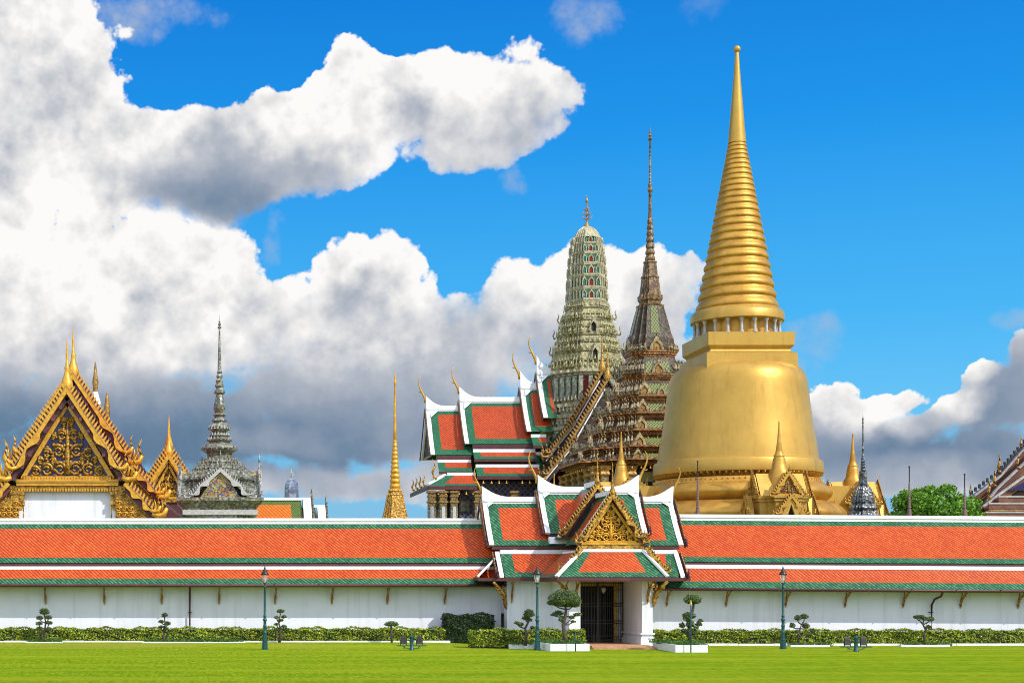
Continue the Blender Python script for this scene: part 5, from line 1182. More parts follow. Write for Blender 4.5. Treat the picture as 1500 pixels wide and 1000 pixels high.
# rear tier of the same hall
mb = MB(); zA = ZZ(594,165); slopes(mb, HX, 165, 178, 5.4, zA-7.4, zA); fr = Fr((HX,165,0),(1,0,0),(0,-1,0)); rf = part(mb, 'roof', hall)
mb = MB()
for s in (-1,1): barge(mb, fr, (0,zA), (s*5.5,zA-7.6), .5, .4, 34, .4, 'purple_wood', 'purple_wood', waves=0); barge(mb, fr, (s*5.4,zA-7.7), (s*8.0,zA-10.6), .5, .4, 14, .4, 'purple_wood', 'purple_wood', waves=0)
part(mb, 'bargeboard', rf); mb = MB(); gable_end(fr, mb, 5.3, zA-7.5, 7.3, 'gold_old'); part(mb, 'pediment', rf)
mb = MB(); mb.lathe((HX,165,0), [(.4,zA-1.2),(.6,zA-.5),(.52,zA+.4),(.34,zA+1.0),(.24,zA+1.4)], 'white_trim', 10); mb.lathe((HX,165,0), [(.22,zA+1.3),(.26,zA+1.9),(.32,zA+2.4),(.2,zA+3.0),(.06,zA+4.4)], 'gold_old', 8); part(mb, 'finial', rf)
mb = MB(); mb.lathe((HX+.9,171,0), [(.3,zA-1),(.3,zA+.6),(.2,zA+1.4),(.05,zA+2.1)], 'gold_old', 6); part(mb, 'finial', rf)

# small gilded gabled hall behind
SHX = XX(247, 149)
sh = thing('gabled_hall', 'small gilded gabled hall with twin finials between larger hall and porcelain shrine', 'hall', (SHX, 152, 0))
for yy, py, half, h, d in ((149.0,664,2.45,3.6,3),(152.5,655,2.6,3.9,8)):
    zA = ZZ(py, yy); x = SHX; fr = Fr((x,yy,0),(1,0,0),(0,-1,0)); mb = MB(); slopes(mb, x, yy+.2, yy+d+.5, half-.1, zA-h, zA-.1); rf = part(mb, 'roof', sh)
    mb = MB()
    for s in (-1,1): barge(mb, fr, (0,zA), (s*half,zA-h), .30, .3, 13, .42, 'gold_bright', 'gold_bright', waves=0, hk=.9, gapm='purple_wood'); mb.slab((x+s*.05,yy+.15,zA-.5), (x+s*(half-.2),yy+.15,zA-h), (0,-1,0), .4, .2, 'gold_bright')
    gable_end(Fr((x,yy+.8,0),(1,0,0),(0,-1,0)), mb, half-.15, zA-h, h-.2, 'gold_old'); part(mb, 'bargeboard', rf); mb = MB(); b = zA; mb.lathe((x,yy+.1,0), [(.25,b-.6),(.42,b),(.35,b+.4),(.2,b+.9),(.13,b+1.3),(.02,b+3.0)], 'gold_bright', 8); part(mb, 'finial', rf)
mb = MB(); fr = Fr((SHX,149.5,0),(1,0,0),(0,-1,0)); pediment(mb, fr, 1.55, ZZ(729,149.5), 3.0, 'gold_carved', 'dark_wood', r=.03, border=.2); part(mb, 'pediment', sh)
mb = MB(); mb.box(SHX-1.6, SHX+1.6, 149.6, 160, 0, ZZ(732,149.6), 'maroon'); mb.box(SHX-2.3, SHX+2.3, 149.4, 149.597, ZZ(735,149.4), ZZ(729,149.4), 'gold_carved'); part(mb, 'wall', sh)

# ------------------------------------------------------------------ porcelain-clad shrine with a ringed spire
VX, VY = XX(321.5, 138), 138.0
vs_ = thing('porcelain_shrine', 'grey-white porcelain shrine with a ringed spire and steep flowered gables', 'shrine', (VX, VY, 0))
u = VY/F; zt = lambda y: ZZ(y, VY)
mb = MB(); RV = redent(3, .5)
mb.loft((VX,VY,0), [(49*u,0),(49*u,zt(755))], RV, 'porcelain_white'); mb.loft((VX,VY,0), [(54*u,zt(756)),(54*u,zt(749))], [(1,-1),(1,1),(-1,1),(-1,-1)], 'stone_grey'); mb.loft((VX,VY,0), [(52*u,zt(748.9)),(52*u,zt(747)),(54*u,zt(745)),(60*u,zt(738)),(62*u,zt(736)),(62*u,zt(732)),(58*u,zt(731))], [(1,-1),(1,1),(-1,1),(-1,-1)], 'porcelain'); part(mb, 'base', vs_)
mb = MB(); mb.loft((VX,VY,0), [(46*u,zt(731)),(46*u,zt(707)),(50*u,zt(704)),(51*u,zt(700)),(48*u,zt(697)),(43*u,zt(692)),(38*u,zt(688.5)),(39*u,zt(687)),(35*u,zt(684)),(29*u,zt(679.5)),(30*u,zt(678)),(25*u,zt(674)),(19*u,zt(671)),(18*u,zt(667))], redent(4,.4), 'porcelain')
for (y_, r_) in ((703,51),(695,46),(689,40),(683,34),(677,28)): ring_spikes(mb, (VX,VY,0), CIRC(28), r_*u*.97, zt(y_), .42, .16, 'porcelain', .6)
part(mb, 'crown', vs_)
mb = MB()
pf = [(18*u,zt(668)),(19*u,zt(664)),(26*u,zt(660)),(27.5*u,zt(657)),(24*u,zt(652)),(15*u,zt(649.5)),(14.5*u,zt(648)),(18*u,zt(646)),(19*u,zt(644)),(15*u,zt(642)),(13*u,zt(640.5)),(15*u,zt(638.5)),(15*u,zt(637)),(10*u,zt(634)),(11*u,zt(632)),(16*u,zt(629)),(17*u,zt(626.5)),(14*u,zt(622)),(9*u,zt(620)),(8.5*u,zt(618.5)),(11.5*u,zt(616.5)),(11.5*u,zt(615)),(7.5*u,zt(612)),(7*u,zt(610.5)),(10*u,zt(608)),(7*u,zt(605)),(8.5*u,zt(600)),(9*u,zt(597)),(7.5*u,zt(590)),(5.5*u,zt(580)),(5*u,zt(578)),(8.3*u,zt(575.5)),(8.3*u,zt(573)),(5.5*u,zt(570.5)),(5*u,zt(568)),(7*u,zt(565.5)),(6.6*u,zt(563.5)),(4.5*u,zt(561)),(5.8*u,zt(557.5)),(3.4*u,zt(554)),(5*u,zt(551)),(2.8*u,zt(547)),(4.2*u,zt(545)),(2.8*u,zt(543)),(2.4*u,zt(525)),(1.5*u,zt(500)),(1.1*u,zt(482)),(3.3*u,zt(479.5)),(1*u,zt(477)),(2.4*u,zt(475)),(.8*u,zt(472.5)),(1.5*u,zt(471)),(.3*u,zt(468)),(.15*u,zt(461))]
mb.lathe((VX,VY,0), pf, 'porcelain', 20)
for (y_, r_, s_) in ((659,25.5,1),(645.5,17.5,.8),(629,16,.8),(638,14.5,.6)): ring_spikes(mb, (VX,VY,0), CIRC(20), r_*u, zt(y_), .34*s_+.1, .12, 'porcelain_white', .45)
part(mb, 'spire', vs_, sharp=40)
for k_, (ox, oy) in enumerate(((0,-1),(-1,0),(1,0),(0,1))):
    r = Vector((1,0,0)) if oy else Vector((0,1,0)); n_ = Vector((ox,oy,0)); fr = Fr(Vector((VX,VY,0))+n_*(56*u), r, n_); mb = MB()
    zb, za = zt(731.5), zt(689); hf = 29*u
    mb.prism(fr, [(-hf,zb),(hf,zb),(0,za-.05)], -.6, 0, 'floral')
    for s in (-1,1):
        barge(mb, Fr(fr(0,0,.02), r, n_), (0,za), (s*(hf+1.0),zb), .26, .28, 15, .32, 'stone_grey', 'porcelain_white', waves=2, hk=.55, start=.4, gapm='porcelain')
        A = [fr(0,za-.15,0), fr(0,za-.15,-3.0), fr(s*(hf+.6),zb,-3.0), fr(s*(hf+.6),zb,0)]; mb.poly(A, 'porcelain')
    mb.tube([fr(0,za-.2,.1), fr(0,za+.4,.2), fr(0,za+.9,.12), fr(0,za+1.5,.16)], [.16,.12,.08,.02], 'porcelain', 6); part(mb, 'gable', vs_)
for s in (-1,1):
    for dy_ in (-1,1):
        mb = MB(); px_ = VX+s*(56 if dy_ < 0 else 58)*u; hook(mb, (px_, VY+dy_*1.2, zt(731)), (s*.15,0,0), (zt(679)-zt(731))*(1 if dy_ < 0 else .8), 'porcelain_white', .22)
        for k_ in range(6): hook(mb, (px_, VY+dy_*1.2, zt(731)+.45*k_), (s*.6,-.3,0), .5, 'porcelain_white', .09)
        part(mb, 'corner_finial', vs_)

# tiled hall beside it
oh = thing('tiled_hall', 'low hall with a bright orange roof edged dark green beside the porcelain shrine', 'hall', (XX(420,150), 150, 0))
OY = 150.0; TS = ('side_green','side_orange')
def sidehall(xl, xr, pyr, name):
    mb = MB(); zr = ZZ(pyr, OY); roof(mb, (xl,OY,zr), (xr-.9,OY,zr), (xr-.7,OY-2.8,zr-3.6), (xl,OY-2.8,zr-3.6), (.55,.4,0,1.0), TS, .1); roof(mb, (xr-.9,OY,zr), (xl,OY,zr), (xl,OY+2.8,zr-3.6), (xr-.7,OY+2.8,zr-3.6), (.55,.4,0,1.0), TS, .1); rf = part(mb, 'roof', oh)
    mb = MB(); mb.box(xl, xr, OY-.15, OY+.15, zr-.03, zr+.22, 'white_trim'); part(mb, 'ridge_cap', rf)
    mb = MB(); 
    for q in (-1,1): mb.hexa([(xr-.72,OY+q*.02,zr+.1),(xr,OY+q*.02,zr+.1),(xr,OY+q*.3,zr+.1),(xr-.72,OY+q*.3,zr+.1),(xr-.72,OY+q*2.8,zr-3.6),(xr,OY+q*2.8,zr-3.6),(xr,OY+q*3.1,zr-3.6),(xr-.72,OY+q*3.1,zr-3.6)], 'white_trim')
    f_ = Fr((xr,OY,0),(0,-1,0),(1,0,0))
    for q in (-1,1): barge(mb, f_, (0,zr+.2), (q*2.9,zr-3.7), .3, .25, 12, .32, 'porcelain', 'porcelain', waves=0)
    part(mb, 'rake', rf); mb = MB(); hook(mb, (xr,OY,zr+.1), (.6,0,0), 1.0, 'porcelain', .12); gable_end(Fr((xr-.05,OY,0),(0,-1,0),(1,0,0)), mb, 2.7, zr-3.6, 3.5, 'floral'); part(mb, 'pediment', rf)
sidehall(XX(370,OY), XX(455,OY), 732, 'a'); sidehall(XX(440,OY), XX(476,OY), 743, 'b')
mb = MB(); mb.box(XX(372,OY), XX(470,OY), OY-2.2, OY+2.2, 0, ZZ(770,OY)-.2, 'plaster'); part(mb, 'wall', oh)

# far pale tower
FX, FY = XX(427, 330), 330.0; u = FY/F; zt = lambda y: ZZ(y, FY)
ft = thing('prang_tower', 'small pale blue-grey tower far behind the orange-roofed hall', 'tower', (FX, FY, 0))
mb = MB(); mb.loft((FX,FY,0), [(13*u,0),(13*u,zt(745)),(10.5*u,zt(735)),(10*u,zt(730)),(10.3*u,zt(729.5)),(10*u,zt(722)),(10.2*u,zt(721.5)),(9.6*u,zt(714)),(9.9*u,zt(713.5)),(8.5*u,zt(707)),(6*u,zt(703)),(2.5*u,zt(700.5))], redent(3,.45), 'far_tower'); part(mb, 'tower', ft)
mb = MB(); mb.tube([(FX,FY,zt(702)),(FX,FY,zt(687))], [.25,.04], 'stone_grey', 6)
for y_, l_ in ((697,5),(694,3.5)):
    for a in range(4): o = Vector((math.cos(a*1.57),math.sin(a*1.57),0)); mb.tube([(FX,FY,zt(y_)), Vector((FX,FY,zt(y_-2.5)))+o*l_*u*.8], [.14,.06], 'stone_grey', 5)
part(mb, 'trident', ft)
# gilded slender stupa
GXs, GYs = XX(578.5, 128), 128.0; u = GYs/F; zt = lambda y: ZZ(y, GYs)
gs = thing('slender_stupa', 'slender gilded redented stupa rising alone behind the left gallery', 'stupa', (GXs, GYs, 0))
mb = MB(); RG = redent(3, .45)
mb.loft((GXs,GYs,0), [(24*u,0),(24*u,zt(775)),(19*u,zt(762)),(18*u,zt(758)),(15*u,zt(745)),(12.5*u,zt(730)),(11.5*u,zt(726)),(12*u,zt(725)),(10*u,zt(722)),(9.4*u,zt(720)),(10*u,zt(719)),(9*u,zt(716))], RG, 'gold_carved'); part(mb, 'bell', gs)
mb = MB(); pf = [(8.6*u,zt(716))]; y = 715
for i in range(11):
    r_ = 8.2-i*.52; st_ = 7.5-i*.20; pf += [(r_*.82*u,zt(y)),(r_*1.0*u,zt(y-st_*.3)),(r_*.96*u,zt(y-st_*.6)),(r_*.74*u,zt(y-st_*.9))]; y -= st_
pf += [(2.5*u,zt(y)),(2.2*u,zt(625)),(1.5*u,zt(585)),(1.1*u,zt(562)),(2.3*u,zt(559)),(.9*u,zt(556)),(1.7*u,zt(553)),(.6*u,zt(550)),(.2*u,zt(544))]
mb.lathe((GXs,GYs,0), pf, 'gold_bright', 14); part(mb, 'spire', gs, sharp=50)
# small porcelain stupa right of the golden stupa
CXs, CYs = XX(1264, 126), 126.0; u = CYs/F; zt = lambda y: ZZ(y, CYs)
cs_ = thing('small_stupa', 'small grey porcelain stupa with a thin dark needle', 'stupa', (CXs, CYs, 0))
mb = MB(); mb.loft((CXs,CYs,0), [(20*u,0),(20*u,zt(754)),(16*u,zt(748)),(18*u,zt(744)),(17*u,zt(741)),(14*u,zt(738)),(15*u,zt(735)),(14*u,zt(728)),(12*u,zt(720)),(9*u,zt(713)),(6*u,zt(711)),(6*u,zt(708)),(5*u,zt(700)),(5.6*u,zt(699)),(4.6*u,zt(691)),(5*u,zt(690))], redent(3,.45), 'porcelain_grey'); part(mb, 'bell', cs_)
mb = MB(); pf = []; y = 690
for i in range(6):
    r_ = 3.9-i*.33; pf += [(r_*.75*u,zt(y)),(r_*u,zt(y-1.2)),(r_*.95*u,zt(y-2.6)),(r_*.7*u,zt(y-3.8))]; y -= 4.2
pf += [(1.6*u,zt(y)),(1.2*u,zt(640)),(.9*u,zt(621)),(1.7*u,zt(619.5)),(.7*u,zt(617)),(1.2*u,zt(614)),(.3*u,zt(610)),(.1*u,zt(605))]
mb.lathe((CXs,CYs,0), pf, 'porcelain_grey', 10); part(mb, 'spire', cs_, sharp=50)
# thin ringed posts
for px, yt_, lab in ((1332,682,'thin ringed pink post standing in front of the round tree'),(1413,693,'thin ringed pink post at the right edge of the round tree'),(1022,674,'thin ringed dark post standing before the golden stupa mouldings')):
    Yp = 121.0; x = XX(px, Yp); u = Yp/F; zt = lambda y: ZZ(y, Yp); t = thing('ringed_post', lab, 'post', (x, Yp, 0), 'thin ringed posts')
    mb = MB(); pf = [(4.0*u,0),(4.0*u,zt(768)),(3.6*u,zt(753)),(2.6*u,zt(745))]; y = 745; n = int((745-yt_-22)/4.2)
    for i in range(n):
        r_ = 2.3-1.0*i/n; pf += [(r_*.78*u,zt(y)),(r_*u,zt(y-1.4)),(r_*.95*u,zt(y-2.8)),(r_*.75*u,zt(y-4.1))]; y -= 4.2
    mb.lathe((x,Yp,0), pf, 'post_pink', 8); part(mb, 'shaft', t, sharp=50)
    mb = MB(); mb.lathe((x,Yp,0), [(.8*u,zt(y+1)),(.8*u,zt(yt_+3)),(1.5*u,zt(yt_+2)),(1.4*u,zt(yt_+.5)),(.2*u,zt(yt_))], 'iron', 8); part(mb, 'tip', t)

# ------------------------------------------------------------------ dark roofed hall, far right
rh = thing('layered_hall', 'dark hall with stacked white-edged gables and gold flame hooks beside the round tree', 'hall', (XX(1530,138), 140, 0))
def lay(yy, A, B_, C_, hooks, crest):
    mb = MB(); a, b, c_ = (W(*p, yy) for p in (A, B_, C_))
    fr = Fr((0,yy,0),(1,0,0),(0,-1,0))
    mir = lambda q: Vector((2*c_.x-q.x, q.y, q.z))
    mb.prism(fr, [(a.x,a.z-.9),(b.x,b.z-1.0),(c_.x,c_.z-1.2),(mir(b).x,b.z-1.0),(mir(a).x,a.z-.9),(mir(a).x,8),(a.x,8)], -.6, -.4, 'brown_wood'); 
    for P, Q in ((a,b),(b,c_),(c_,mir(b)),(mir(b),mir(a))):
        mb.slab(P, Q, (0,-1,0), .17, .3, 'pale_edge')
        d = (Q-P).normalized(); dn = Vector((d.z,0,-d.x))*(1 if d.x > 0 else -1); dn = dn if dn.z < 0 else -dn
        mb.slab(P+dn*.35+Vector((0,.1,0)), Q+dn*.35+Vector((0,.1,0)), (0,-1,0), .38, .2, 'brown_wood'); mb.slab(P+dn*.62+Vector((0,.16,0)), Q+dn*.62+Vector((0,.16,0)), (0,-1,0), .14, .2, 'gold_old')
        if crest:
            n = int((Q-P).length/.42)
            for k_ in range(n): p_ = P.lerp(Q, (k_+.5)/n)-dn*.24; mb.slab(p_-d*.12, p_+d*.12-dn*.28, (0,-1,0), .17, .2, 'iron')
    A_ = [(a.x,yy+.2,a.z-.1),(a.x+.5,yy+2.3,a.z-.1),(b.x+.5,yy+2.3,b.z-.1),(b.x,yy+.2,b.z-.1)]; mb.poly(A_, 'dark_wood'); A_ = [(b.x,yy+.2,b.z-.1),(b.x+.5,yy+2.3,b.z-.1),(c_.x+.5,yy+2.3,c_.z-.1),(c_.x,yy+.2,c_.z-.1)]; mb.poly(A_, 'dark_wood')
    rf = part(mb, 'roof_layer', rh); mb = MB()
    for (x, y, h) in hooks: p = W(x, y, yy-.1); hook(mb, p, (-.5,0,0), h*yy/F, 'gold_old', h*yy/F*.085)
    part(mb, 'flame_hook', rf)
lay(143, (1424,728), (1465,697), (1560,588), [(1423,727,20),(1466,693,30),(1497,655,18)], True)
lay(140.5, (1438,745), (1460,716), (1570,612), [(1459,713,27),(1493,687,26)], False)
lay(138, (1440,742), (1452,732), (1580,640), [(1451,730,30)], False)
for pa, pb, y0 in (((1462,727),(1545,727),137.6),((1448,737),(1550,730),137.5),((1443,750),(1550,747),137.4)):
    mb = MB(); p, q = W(*pa,y0), W(*pb,y0); q.z = p.z; mb.slab(p, q, (0,-1,0), .13, .25, 'pale_edge'); mb.slab(p-UP*.32, q-UP*.32, (0,-1,0), .34, .2, 'brown_wood'); mb.slab(p-UP*.58, q-UP*.58, (0,-1,0), .12, .22, 'gold_old'); part(mb, 'cornice', rh)
mb = MB(); mb.prism(Fr((0,137.8,0),(1,0,0),(0,-1,0)), [(W(1478,718,137.8).x,W(1478,718,137.8).z),(W(1680,718,137.8).x,W(1478,718,137.8).z),(W(1580,664,137.8).x,W(1580,664,137.8).z)], -.2, 0, 'blue_glass'); part(mb, 'pediment', rh)
mb = MB(); x0 = W(1446,760,138.5).x; mb.box(x0, 2*W(1580,0,138.5).x-x0, 138.5, 150, 0, ZZ(752,138.5), 'brown_wood'); part(mb, 'wall', rh)

# ------------------------------------------------------------------ round tree behind the right gallery
TY = 132.0; c = W(1370, 742, TY)
tr = thing('tree', 'bushy bright green tree rising behind the gallery next to the dark layered hall', 'tree', (c.x, TY, 0))
mb = MB(); mb.tube([(c.x,TY,-.1),(c.x+.1,TY,3),(c.x-.05,TY,6),(c.x,TY,9)], [.38,.30,.24,.12], 'bark', 8)
blobs = []
for i in range(60):
    a = random.uniform(0,6.283); rr_ = math.sqrt(random.random()); x = c.x+math.cos(a)*rr_*3.3; y = TY+math.sin(a)*rr_*3.0
    z = c.z-1.6+random.uniform(.0,1)*3.2*math.sqrt(max(.05,1-rr_*rr_)); blobs.append((x,y,z,random.uniform(.55,.95)))
blobs += [(W(1318,735,TY).x,TY,W(0,735,TY).z,.7),(W(1327,722,TY).x,TY,W(0,726,TY).z,.6),(W(1425,735,TY).x,TY,W(0,738,TY).z,.7)]
for (x,y,z,r_) in blobs[::5]: mb.tube([(c.x,TY,5.5+random.random()*2),((c.x+x)/2,(TY+y)/2,(6+z)/2+.3),(x,y,z)], [.13,.08,.03], 'bark', 5)
part(mb, 'trunk', tr); mb = MB(); PT, NR = [], []
for (x,y,z,r_) in blobs:
    for _ in range(230):
        d = Vector((random.gauss(0,1),random.gauss(0,1),random.gauss(0,1)+.25)).normalized(); q = random.uniform(.55,1.08)
        PT.append((x+d.x*r_*q, y+d.y*r_*q, z+d.z*r_*q*.8)); NR.append((d.x,d.y,d.z*.5-.1))
leaves(mb, PT, .15, 'tree_leaf', NR, .8); part(mb, 'crown', tr)

# ------------------------------------------------------------------ hedges, topiary, lamps
hedge('long low trimmed hedge at the foot of the left gallery wall', -24, 17.0, 106.3, 107.2, .2, 1.08)
hedge('long yellow-tipped trimmed hedge at the foot of the right gallery wall', 28.95, 62, 106.5, 107.5, 0, .94)
hedge('tall dark block hedge in the shade beside the left of the gate', 17.0, 20.05, 106.2, 107.9, .1, 1.95, 300, .08, 'shaded_leaf')
hedge('sunlit hedge in front of the shaded white wall left of the gate door', 17.6, 24.55, 100.4, 101.3, .12, 1.12)
def planter(label, pts, h):
    t = thing('planter', label, 'planter', (pts[0][0], pts[0][1], 0), 'low white planters beside the gate'); mb = MB(); n = len(pts); w = .22
    cx = sum(p[0] for p in pts)/n; cy = sum(p[1] for p in pts)/n
    inn = [(p[0]+(w if p[0] < cx else -w), p[1]+(w if p[1] < cy else -w)) for p in pts]
    for i in range(n):
        a, b, c1, d1 = pts[i], pts[(i+1)%n], inn[(i+1)%n], inn[i]; mb.hexa([(*a,-.2),(*b,-.2),(*c1,-.2),(*d1,-.2),(*a,h),(*b,h),(*c1,h),(*d1,h)], 'kerb_white')
    part(mb, 'kerb', t)
    mb = MB(); mb.poly([(*p, h-.06) for p in inn], 'leaf_core'); P = []
    x0, x1 = min(p[0] for p in inn), max(p[0] for p in inn); y0, y1 = min(p[1] for p in inn), max(p[1] for p in inn)
    for _ in range(int((x1-x0)*(y1-y0)*260)): P.append((random.uniform(x0,x1), random.uniform(y0,y1), h+random.uniform(-.04,.20)))
    leaves(mb, P, .06, 'cover_leaf'); part(mb, 'ground_cover', t)
planter('low white planter with a domed topiary, left of the gate path', [(21.45,96.0),(23.75,96.0),(23.9,99.9),(21.3,99.9)], .42)
planter('low white planter with a tiered topiary, right of the gate path', [(28.15,93.9),(30.0,93.9),(30.4,100.6),(28.75,100.6)], .42)
mb = MB(); P = []
for px, y0, z0, w in ((66,105.4,.24,1.1),(284,105.4,.24,3.2),(1187,104.4,.04,1.35),(1356,104.4,.04,1.6),(775,100.25,.22,1.2)):
    for _ in range(int(w*2*380)): P.append((XX(px,y0)+random.uniform(-w,w), y0+random.uniform(-.35,.35), z0+random.uniform(0,.22)))
leaves(mb, P, .06, 'cover_leaf'); o = struct(mb, 'ground_cover', 'stuff')
hedge('straight hedge in the right planter against the gate pier', 28.95, 30.3, 99.2, 100.3, .3, 1.05)
topiary('small tiered topiary of five green pads, leftmost along the left hedge', 105.2, [(66,937,1.8),(65,925,1.5),(67,912,1.2),(65,900,1.0),(65,894,.7)], [(65,896,7.2,6),(58,905,5,3.4),(71,904,5.4,3.6),(57,913,5,3.2),(72,912,5,3.2),(58,920,5,3),(71,921,5.5,3),(60,927,4,2.5)], .2)
topiary('small topiary of four loose pads beside the left downpipe', 105.2, [(238,937,1.8),(240,925,1.4),(242,914,1.1),(241,905,.8)], [(241,901,4.6,4),(236,910,4.5,2.6),(245,913,5,3.4),(236,918,4.4,2.6),(243,920,4,2.6),(247,927,3.5,2.4)], .2)
topiary('small slim topiary of stacked pads just right of the left lamp', 105.2, [(409,934,1.8),(411,922,1.4),(408,910,1.1),(411,898,.7)], [(411,895,5.6,3.4),(405,904,3.6,2.6),(416,903,4,2.6),(411,908,4.5,2.6),(405,914,4,2.4),(416,917,4,2.6),(404,922,3.4,2.2),(418,922,3.6,2.2)], .2)
topiary('little topiary with a single flat mushroom cap above the left hedge', 105.2, [(574,936,1.8),(573,925,1.5),(573,916,1.2)], [(573.5,914,9.6,4.6)], .2)
topiary('twisted sparse topiary with one round tuft left of the middle lamp', 99.4, [(770,939,2.4),(771,928,2.2),(769,920,1.8),(774,910,1.6),(775,902,1.2)], [(775,899,7.5,7),(770,905,5,4),(762,914,5,3),(757,912,4,2.6),(780,919,3.4,2.8),(776,908,4,3)], .25)
topiary('large domed topiary with side pads in the left planter by the gate', 97.4, [(827,948,3.4),(827,930,3.2),(825,915,2.8),(828,902,2.4),(829,892,1.8),(826,880,1.4)], [(828,879,22,15.5),(811,883,9,5),(838,886,11,5),(818,898,7.5,4),(811,900,5,2.6),(822,907,4,5),(838,904,4.5,3),(845,900,5,2.8),(848,899,4,2.2),(840,910,4,2),(836,938,4,4)], .35)
topiary('tall tiered topiary with a round head in the right planter by the gate', 96.4, [(1010,945,3.2),(1011,930,3.0),(1009,916,2.6),(1010,905,2.4),(1015,893,2.0),(1016,884,1.6)], [(1014,879,12,8.5),(1010,902,9.5,6),(1006,906,6,4),(1000,916,4.5,5),(1010,914,6,7),(1024,914,5,4),(1027,909,4,3),(1019,919,4,3),(1004,924,6,4),(1016,926,6,5)], .35)
topiary('pom-pom topiary of round balls on thin arms beside the right lamp', 105.6, [(1170,940,2.0),(1170,930,1.6),(1172,920,1.0),(1174,914,.8)], [(1168,905,5,4.6),(1178,903,5.6,4.6),(1161.5,916,4,4.4),(1181,916.5,5.2,5),(1191,923.5,3.6,4),(1170,933,4.2,3.4),(1168,924,3,2)], .05)
topiary('bonsai-like topiary with flat pads on a forked trunk beside the right downpipe', 105.6, [(1354,938,2.0),(1354,928,1.6),(1356,922,1.4),(1352,914,1.2),(1347,908,.9)], [(1345,903.5,6.5,3.4),(1354,906,5,3.4),(1364,906.5,5.5,4),(1359,918,4.5,3.2),(1350,903,4,2.6)], .05)
# street lamps
def lamp(px, Yl, label):
    x = XX(px, Yl); z0 = gz(x, Yl); s = 4.92
    t = thing('street_lamp', label, 'street lamp', (x, Yl, z0), 'green street lamps on the lawn'); c = (x, Yl, z0)
    mb = MB(); oc = [(math.cos(math.pi*k/4+.39), math.sin(math.pi*k/4+.39)) for k in range(8)]
    mb.loft(c, [(0.198,0),(0.198,.12),(0.178,.14),(0.165,.50),(0.178,.53),(0.178,.58),(0.132,.62),(0.125,.95)], oc, 'lamp_green')
    part(mb, 'base', t); mb = MB()
    mb.lathe(c, [(0.109,.95),(0.125,.98),(0.125,1.04),(0.099,1.08),(0.096,1.35),(0.112,1.38),(0.112,1.44),(0.089,1.48),(0.086,1.72),(0.125,1.76),(0.125,1.82),(0.086,1.86),(0.083,1.95),(0.102,1.98),(0.102,2.02),(0.076,2.06),(0.066,3.2),(0.059,3.72),(0.079,3.75),(0.079,3.79),(0.056,3.82),(0.053,3.92),(0.099,3.97),(0.112,4.01)], 'lamp_green', 16); part(mb, 'post', t, sharp=50)
    mb = MB(); mb.lathe(c, [(0.073,4.0),(0.132,4.10),(0.165,4.25),(0.175,4.40),(0.168,4.50)], 'lamp_glass', 14); part(mb, 'lantern_glass', t)
    mb = MB(); mb.lathe(c, [(0.020,4.02),(0.020,4.12),(0.059,4.2),(0.066,4.28),(0.040,4.36),(0.007,4.39)], 'bulb', 10); part(mb, 'bulb', t)
    mb = MB(); mb.lathe(c, [(0.178,4.49),(0.244,4.51),(0.244,4.55),(0.158,4.66),(0.099,4.80),(0.046,4.88),(0.059,4.91),(0.033,4.95),(0.013,5.06)], 'lamp_black', 14)
    for k_ in range(4):
        a = k_*1.57+.78; mb.tube([(x+.09*math.cos(a),Yl+.09*math.sin(a),z0+4.01),(x+.175*math.cos(a),Yl+.175*math.sin(a),z0+4.3),(x+.178*math.cos(a),Yl+.178*math.sin(a),z0+4.5)], .012, 'lamp_black', 4)
    part(mb, 'lamp_cap', t); return t
lamp(388, 98.6, 'green street lamp standing alone on the left lawn'); lamp(787, 97.3, 'green street lamp in front of the gate roofs'); lamp(1147, 99.5, 'green street lamp on the right lawn beside the pom-pom topiary')
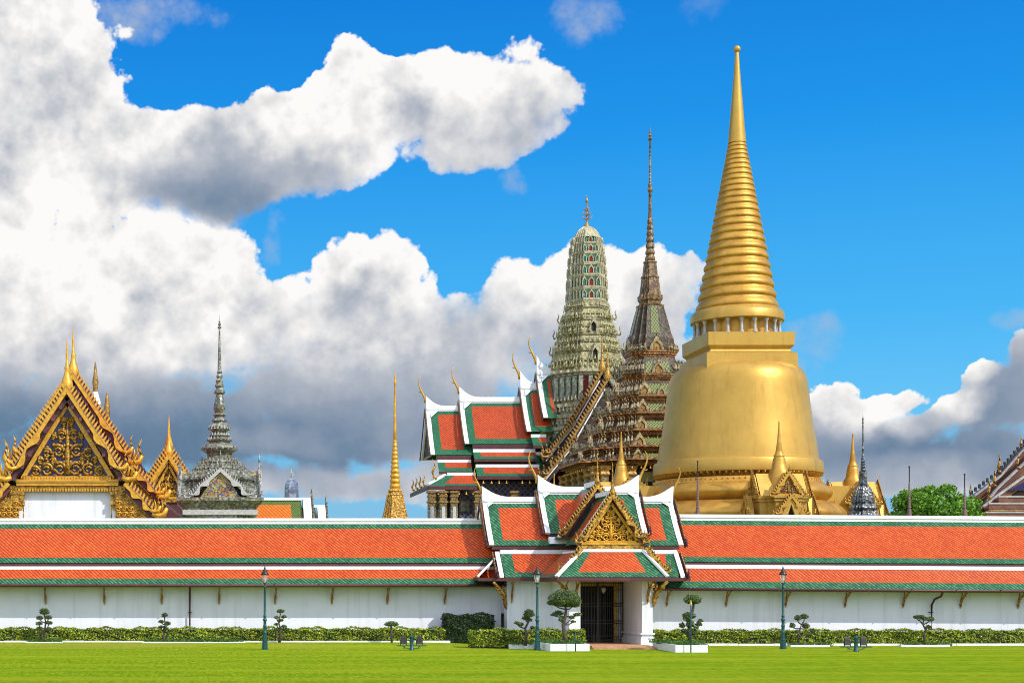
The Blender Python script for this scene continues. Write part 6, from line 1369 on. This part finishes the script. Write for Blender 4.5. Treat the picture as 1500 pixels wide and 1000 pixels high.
# floodlight stands
def flood(px, Yl, label):
    x = XX(px, Yl); z0 = gz(x, Yl); t = thing('floodlight_stand', label, 'floodlight', (x, Yl, z0), 'low floodlight stands on the lawn'); c = (x, Yl, z0)
    mb = MB(); mb.lathe(c, [(.15,0),(.15,.08),(.11,.12),(.11,.5),(.15,.53),(.15,.6),(.11,.63),(.12,.75),(.14,.8),(.08,.88),(.03,.93)], 'lamp_green', 12); part(mb, 'post', t, sharp=50)
    mb = MB(); mb.box(x-.9, x+.9, Yl-.03, Yl+.03, z0+.24, z0+.30, 'lamp_green')
    for s in (-1,1): mb.tube([(x+s*.1,Yl,z0+.1),(x+s*.35,Yl,z0+.12),(x+s*.5,Yl,z0+.24)], .022, 'lamp_green', 5); mb.tube([(x+s*.45+.08*math.cos(a*.8),Yl,z0+.16+.06*math.sin(a*.8)) for a in range(8)], .014, 'lamp_green', 4)
    part(mb, 'arm', t)
    for s in (-1,1):
        mb = MB(); xx = x+s*.47; mb.hexa([(xx-.17,Yl-.02,z0+.38),(xx+.17,Yl-.02,z0+.38),(xx+.17,Yl+.16,z0+.36),(xx-.17,Yl+.16,z0+.36),(xx-.15,Yl+.10,z0+.84),(xx+.15,Yl+.10,z0+.84),(xx+.15,Yl+.26,z0+.80),(xx-.15,Yl+.26,z0+.80)], 'lamp_black')
        mb.box(xx-.2, xx-.17, Yl+.05, Yl+.12, z0+.30, z0+.62, 'lamp_black'); mb.box(xx+.17, xx+.2, Yl+.05, Yl+.12, z0+.30, z0+.62, 'lamp_black')
        for k_ in range(5): mb.box(xx-.13, xx+.13, Yl-.02+.02*k_, Yl+.0+.02*k_, z0+.44+.07*k_, z0+.47+.07*k_, 'iron')
        part(mb, 'floodlight_head', t)
flood(603, 97.4, 'low green stand with two black floodlights left of the gate, near the mushroom topiary'); flood(1254, 95.2, 'low green stand with two black floodlights on the right lawn')
for px, Yl, zt_, lab in ((843,95.6,1.36,'thin dark green stake in front of the left planter'),(1012,93.6,3.0,'thin dark green stake in front of the tiered topiary')):
    x = XX(px, Yl); t = thing('garden_stake', lab, 'stake', (x, Yl, 0), 'garden stakes by the planters')
    mb = MB(); mb.tube([(x,Yl,-.05),(x,Yl,zt_*.9)], .035, 'lamp_green', 6); part(mb, 'rod', t); mb = MB(); mb.lathe((x,Yl,0), [(.05,zt_*.9),(.06,zt_*.93),(.02,zt_)], 'brass_panel', 6); part(mb, 'tip', t)
print('polys', sum(len(m.polygons) for m in bpy.data.meshes))
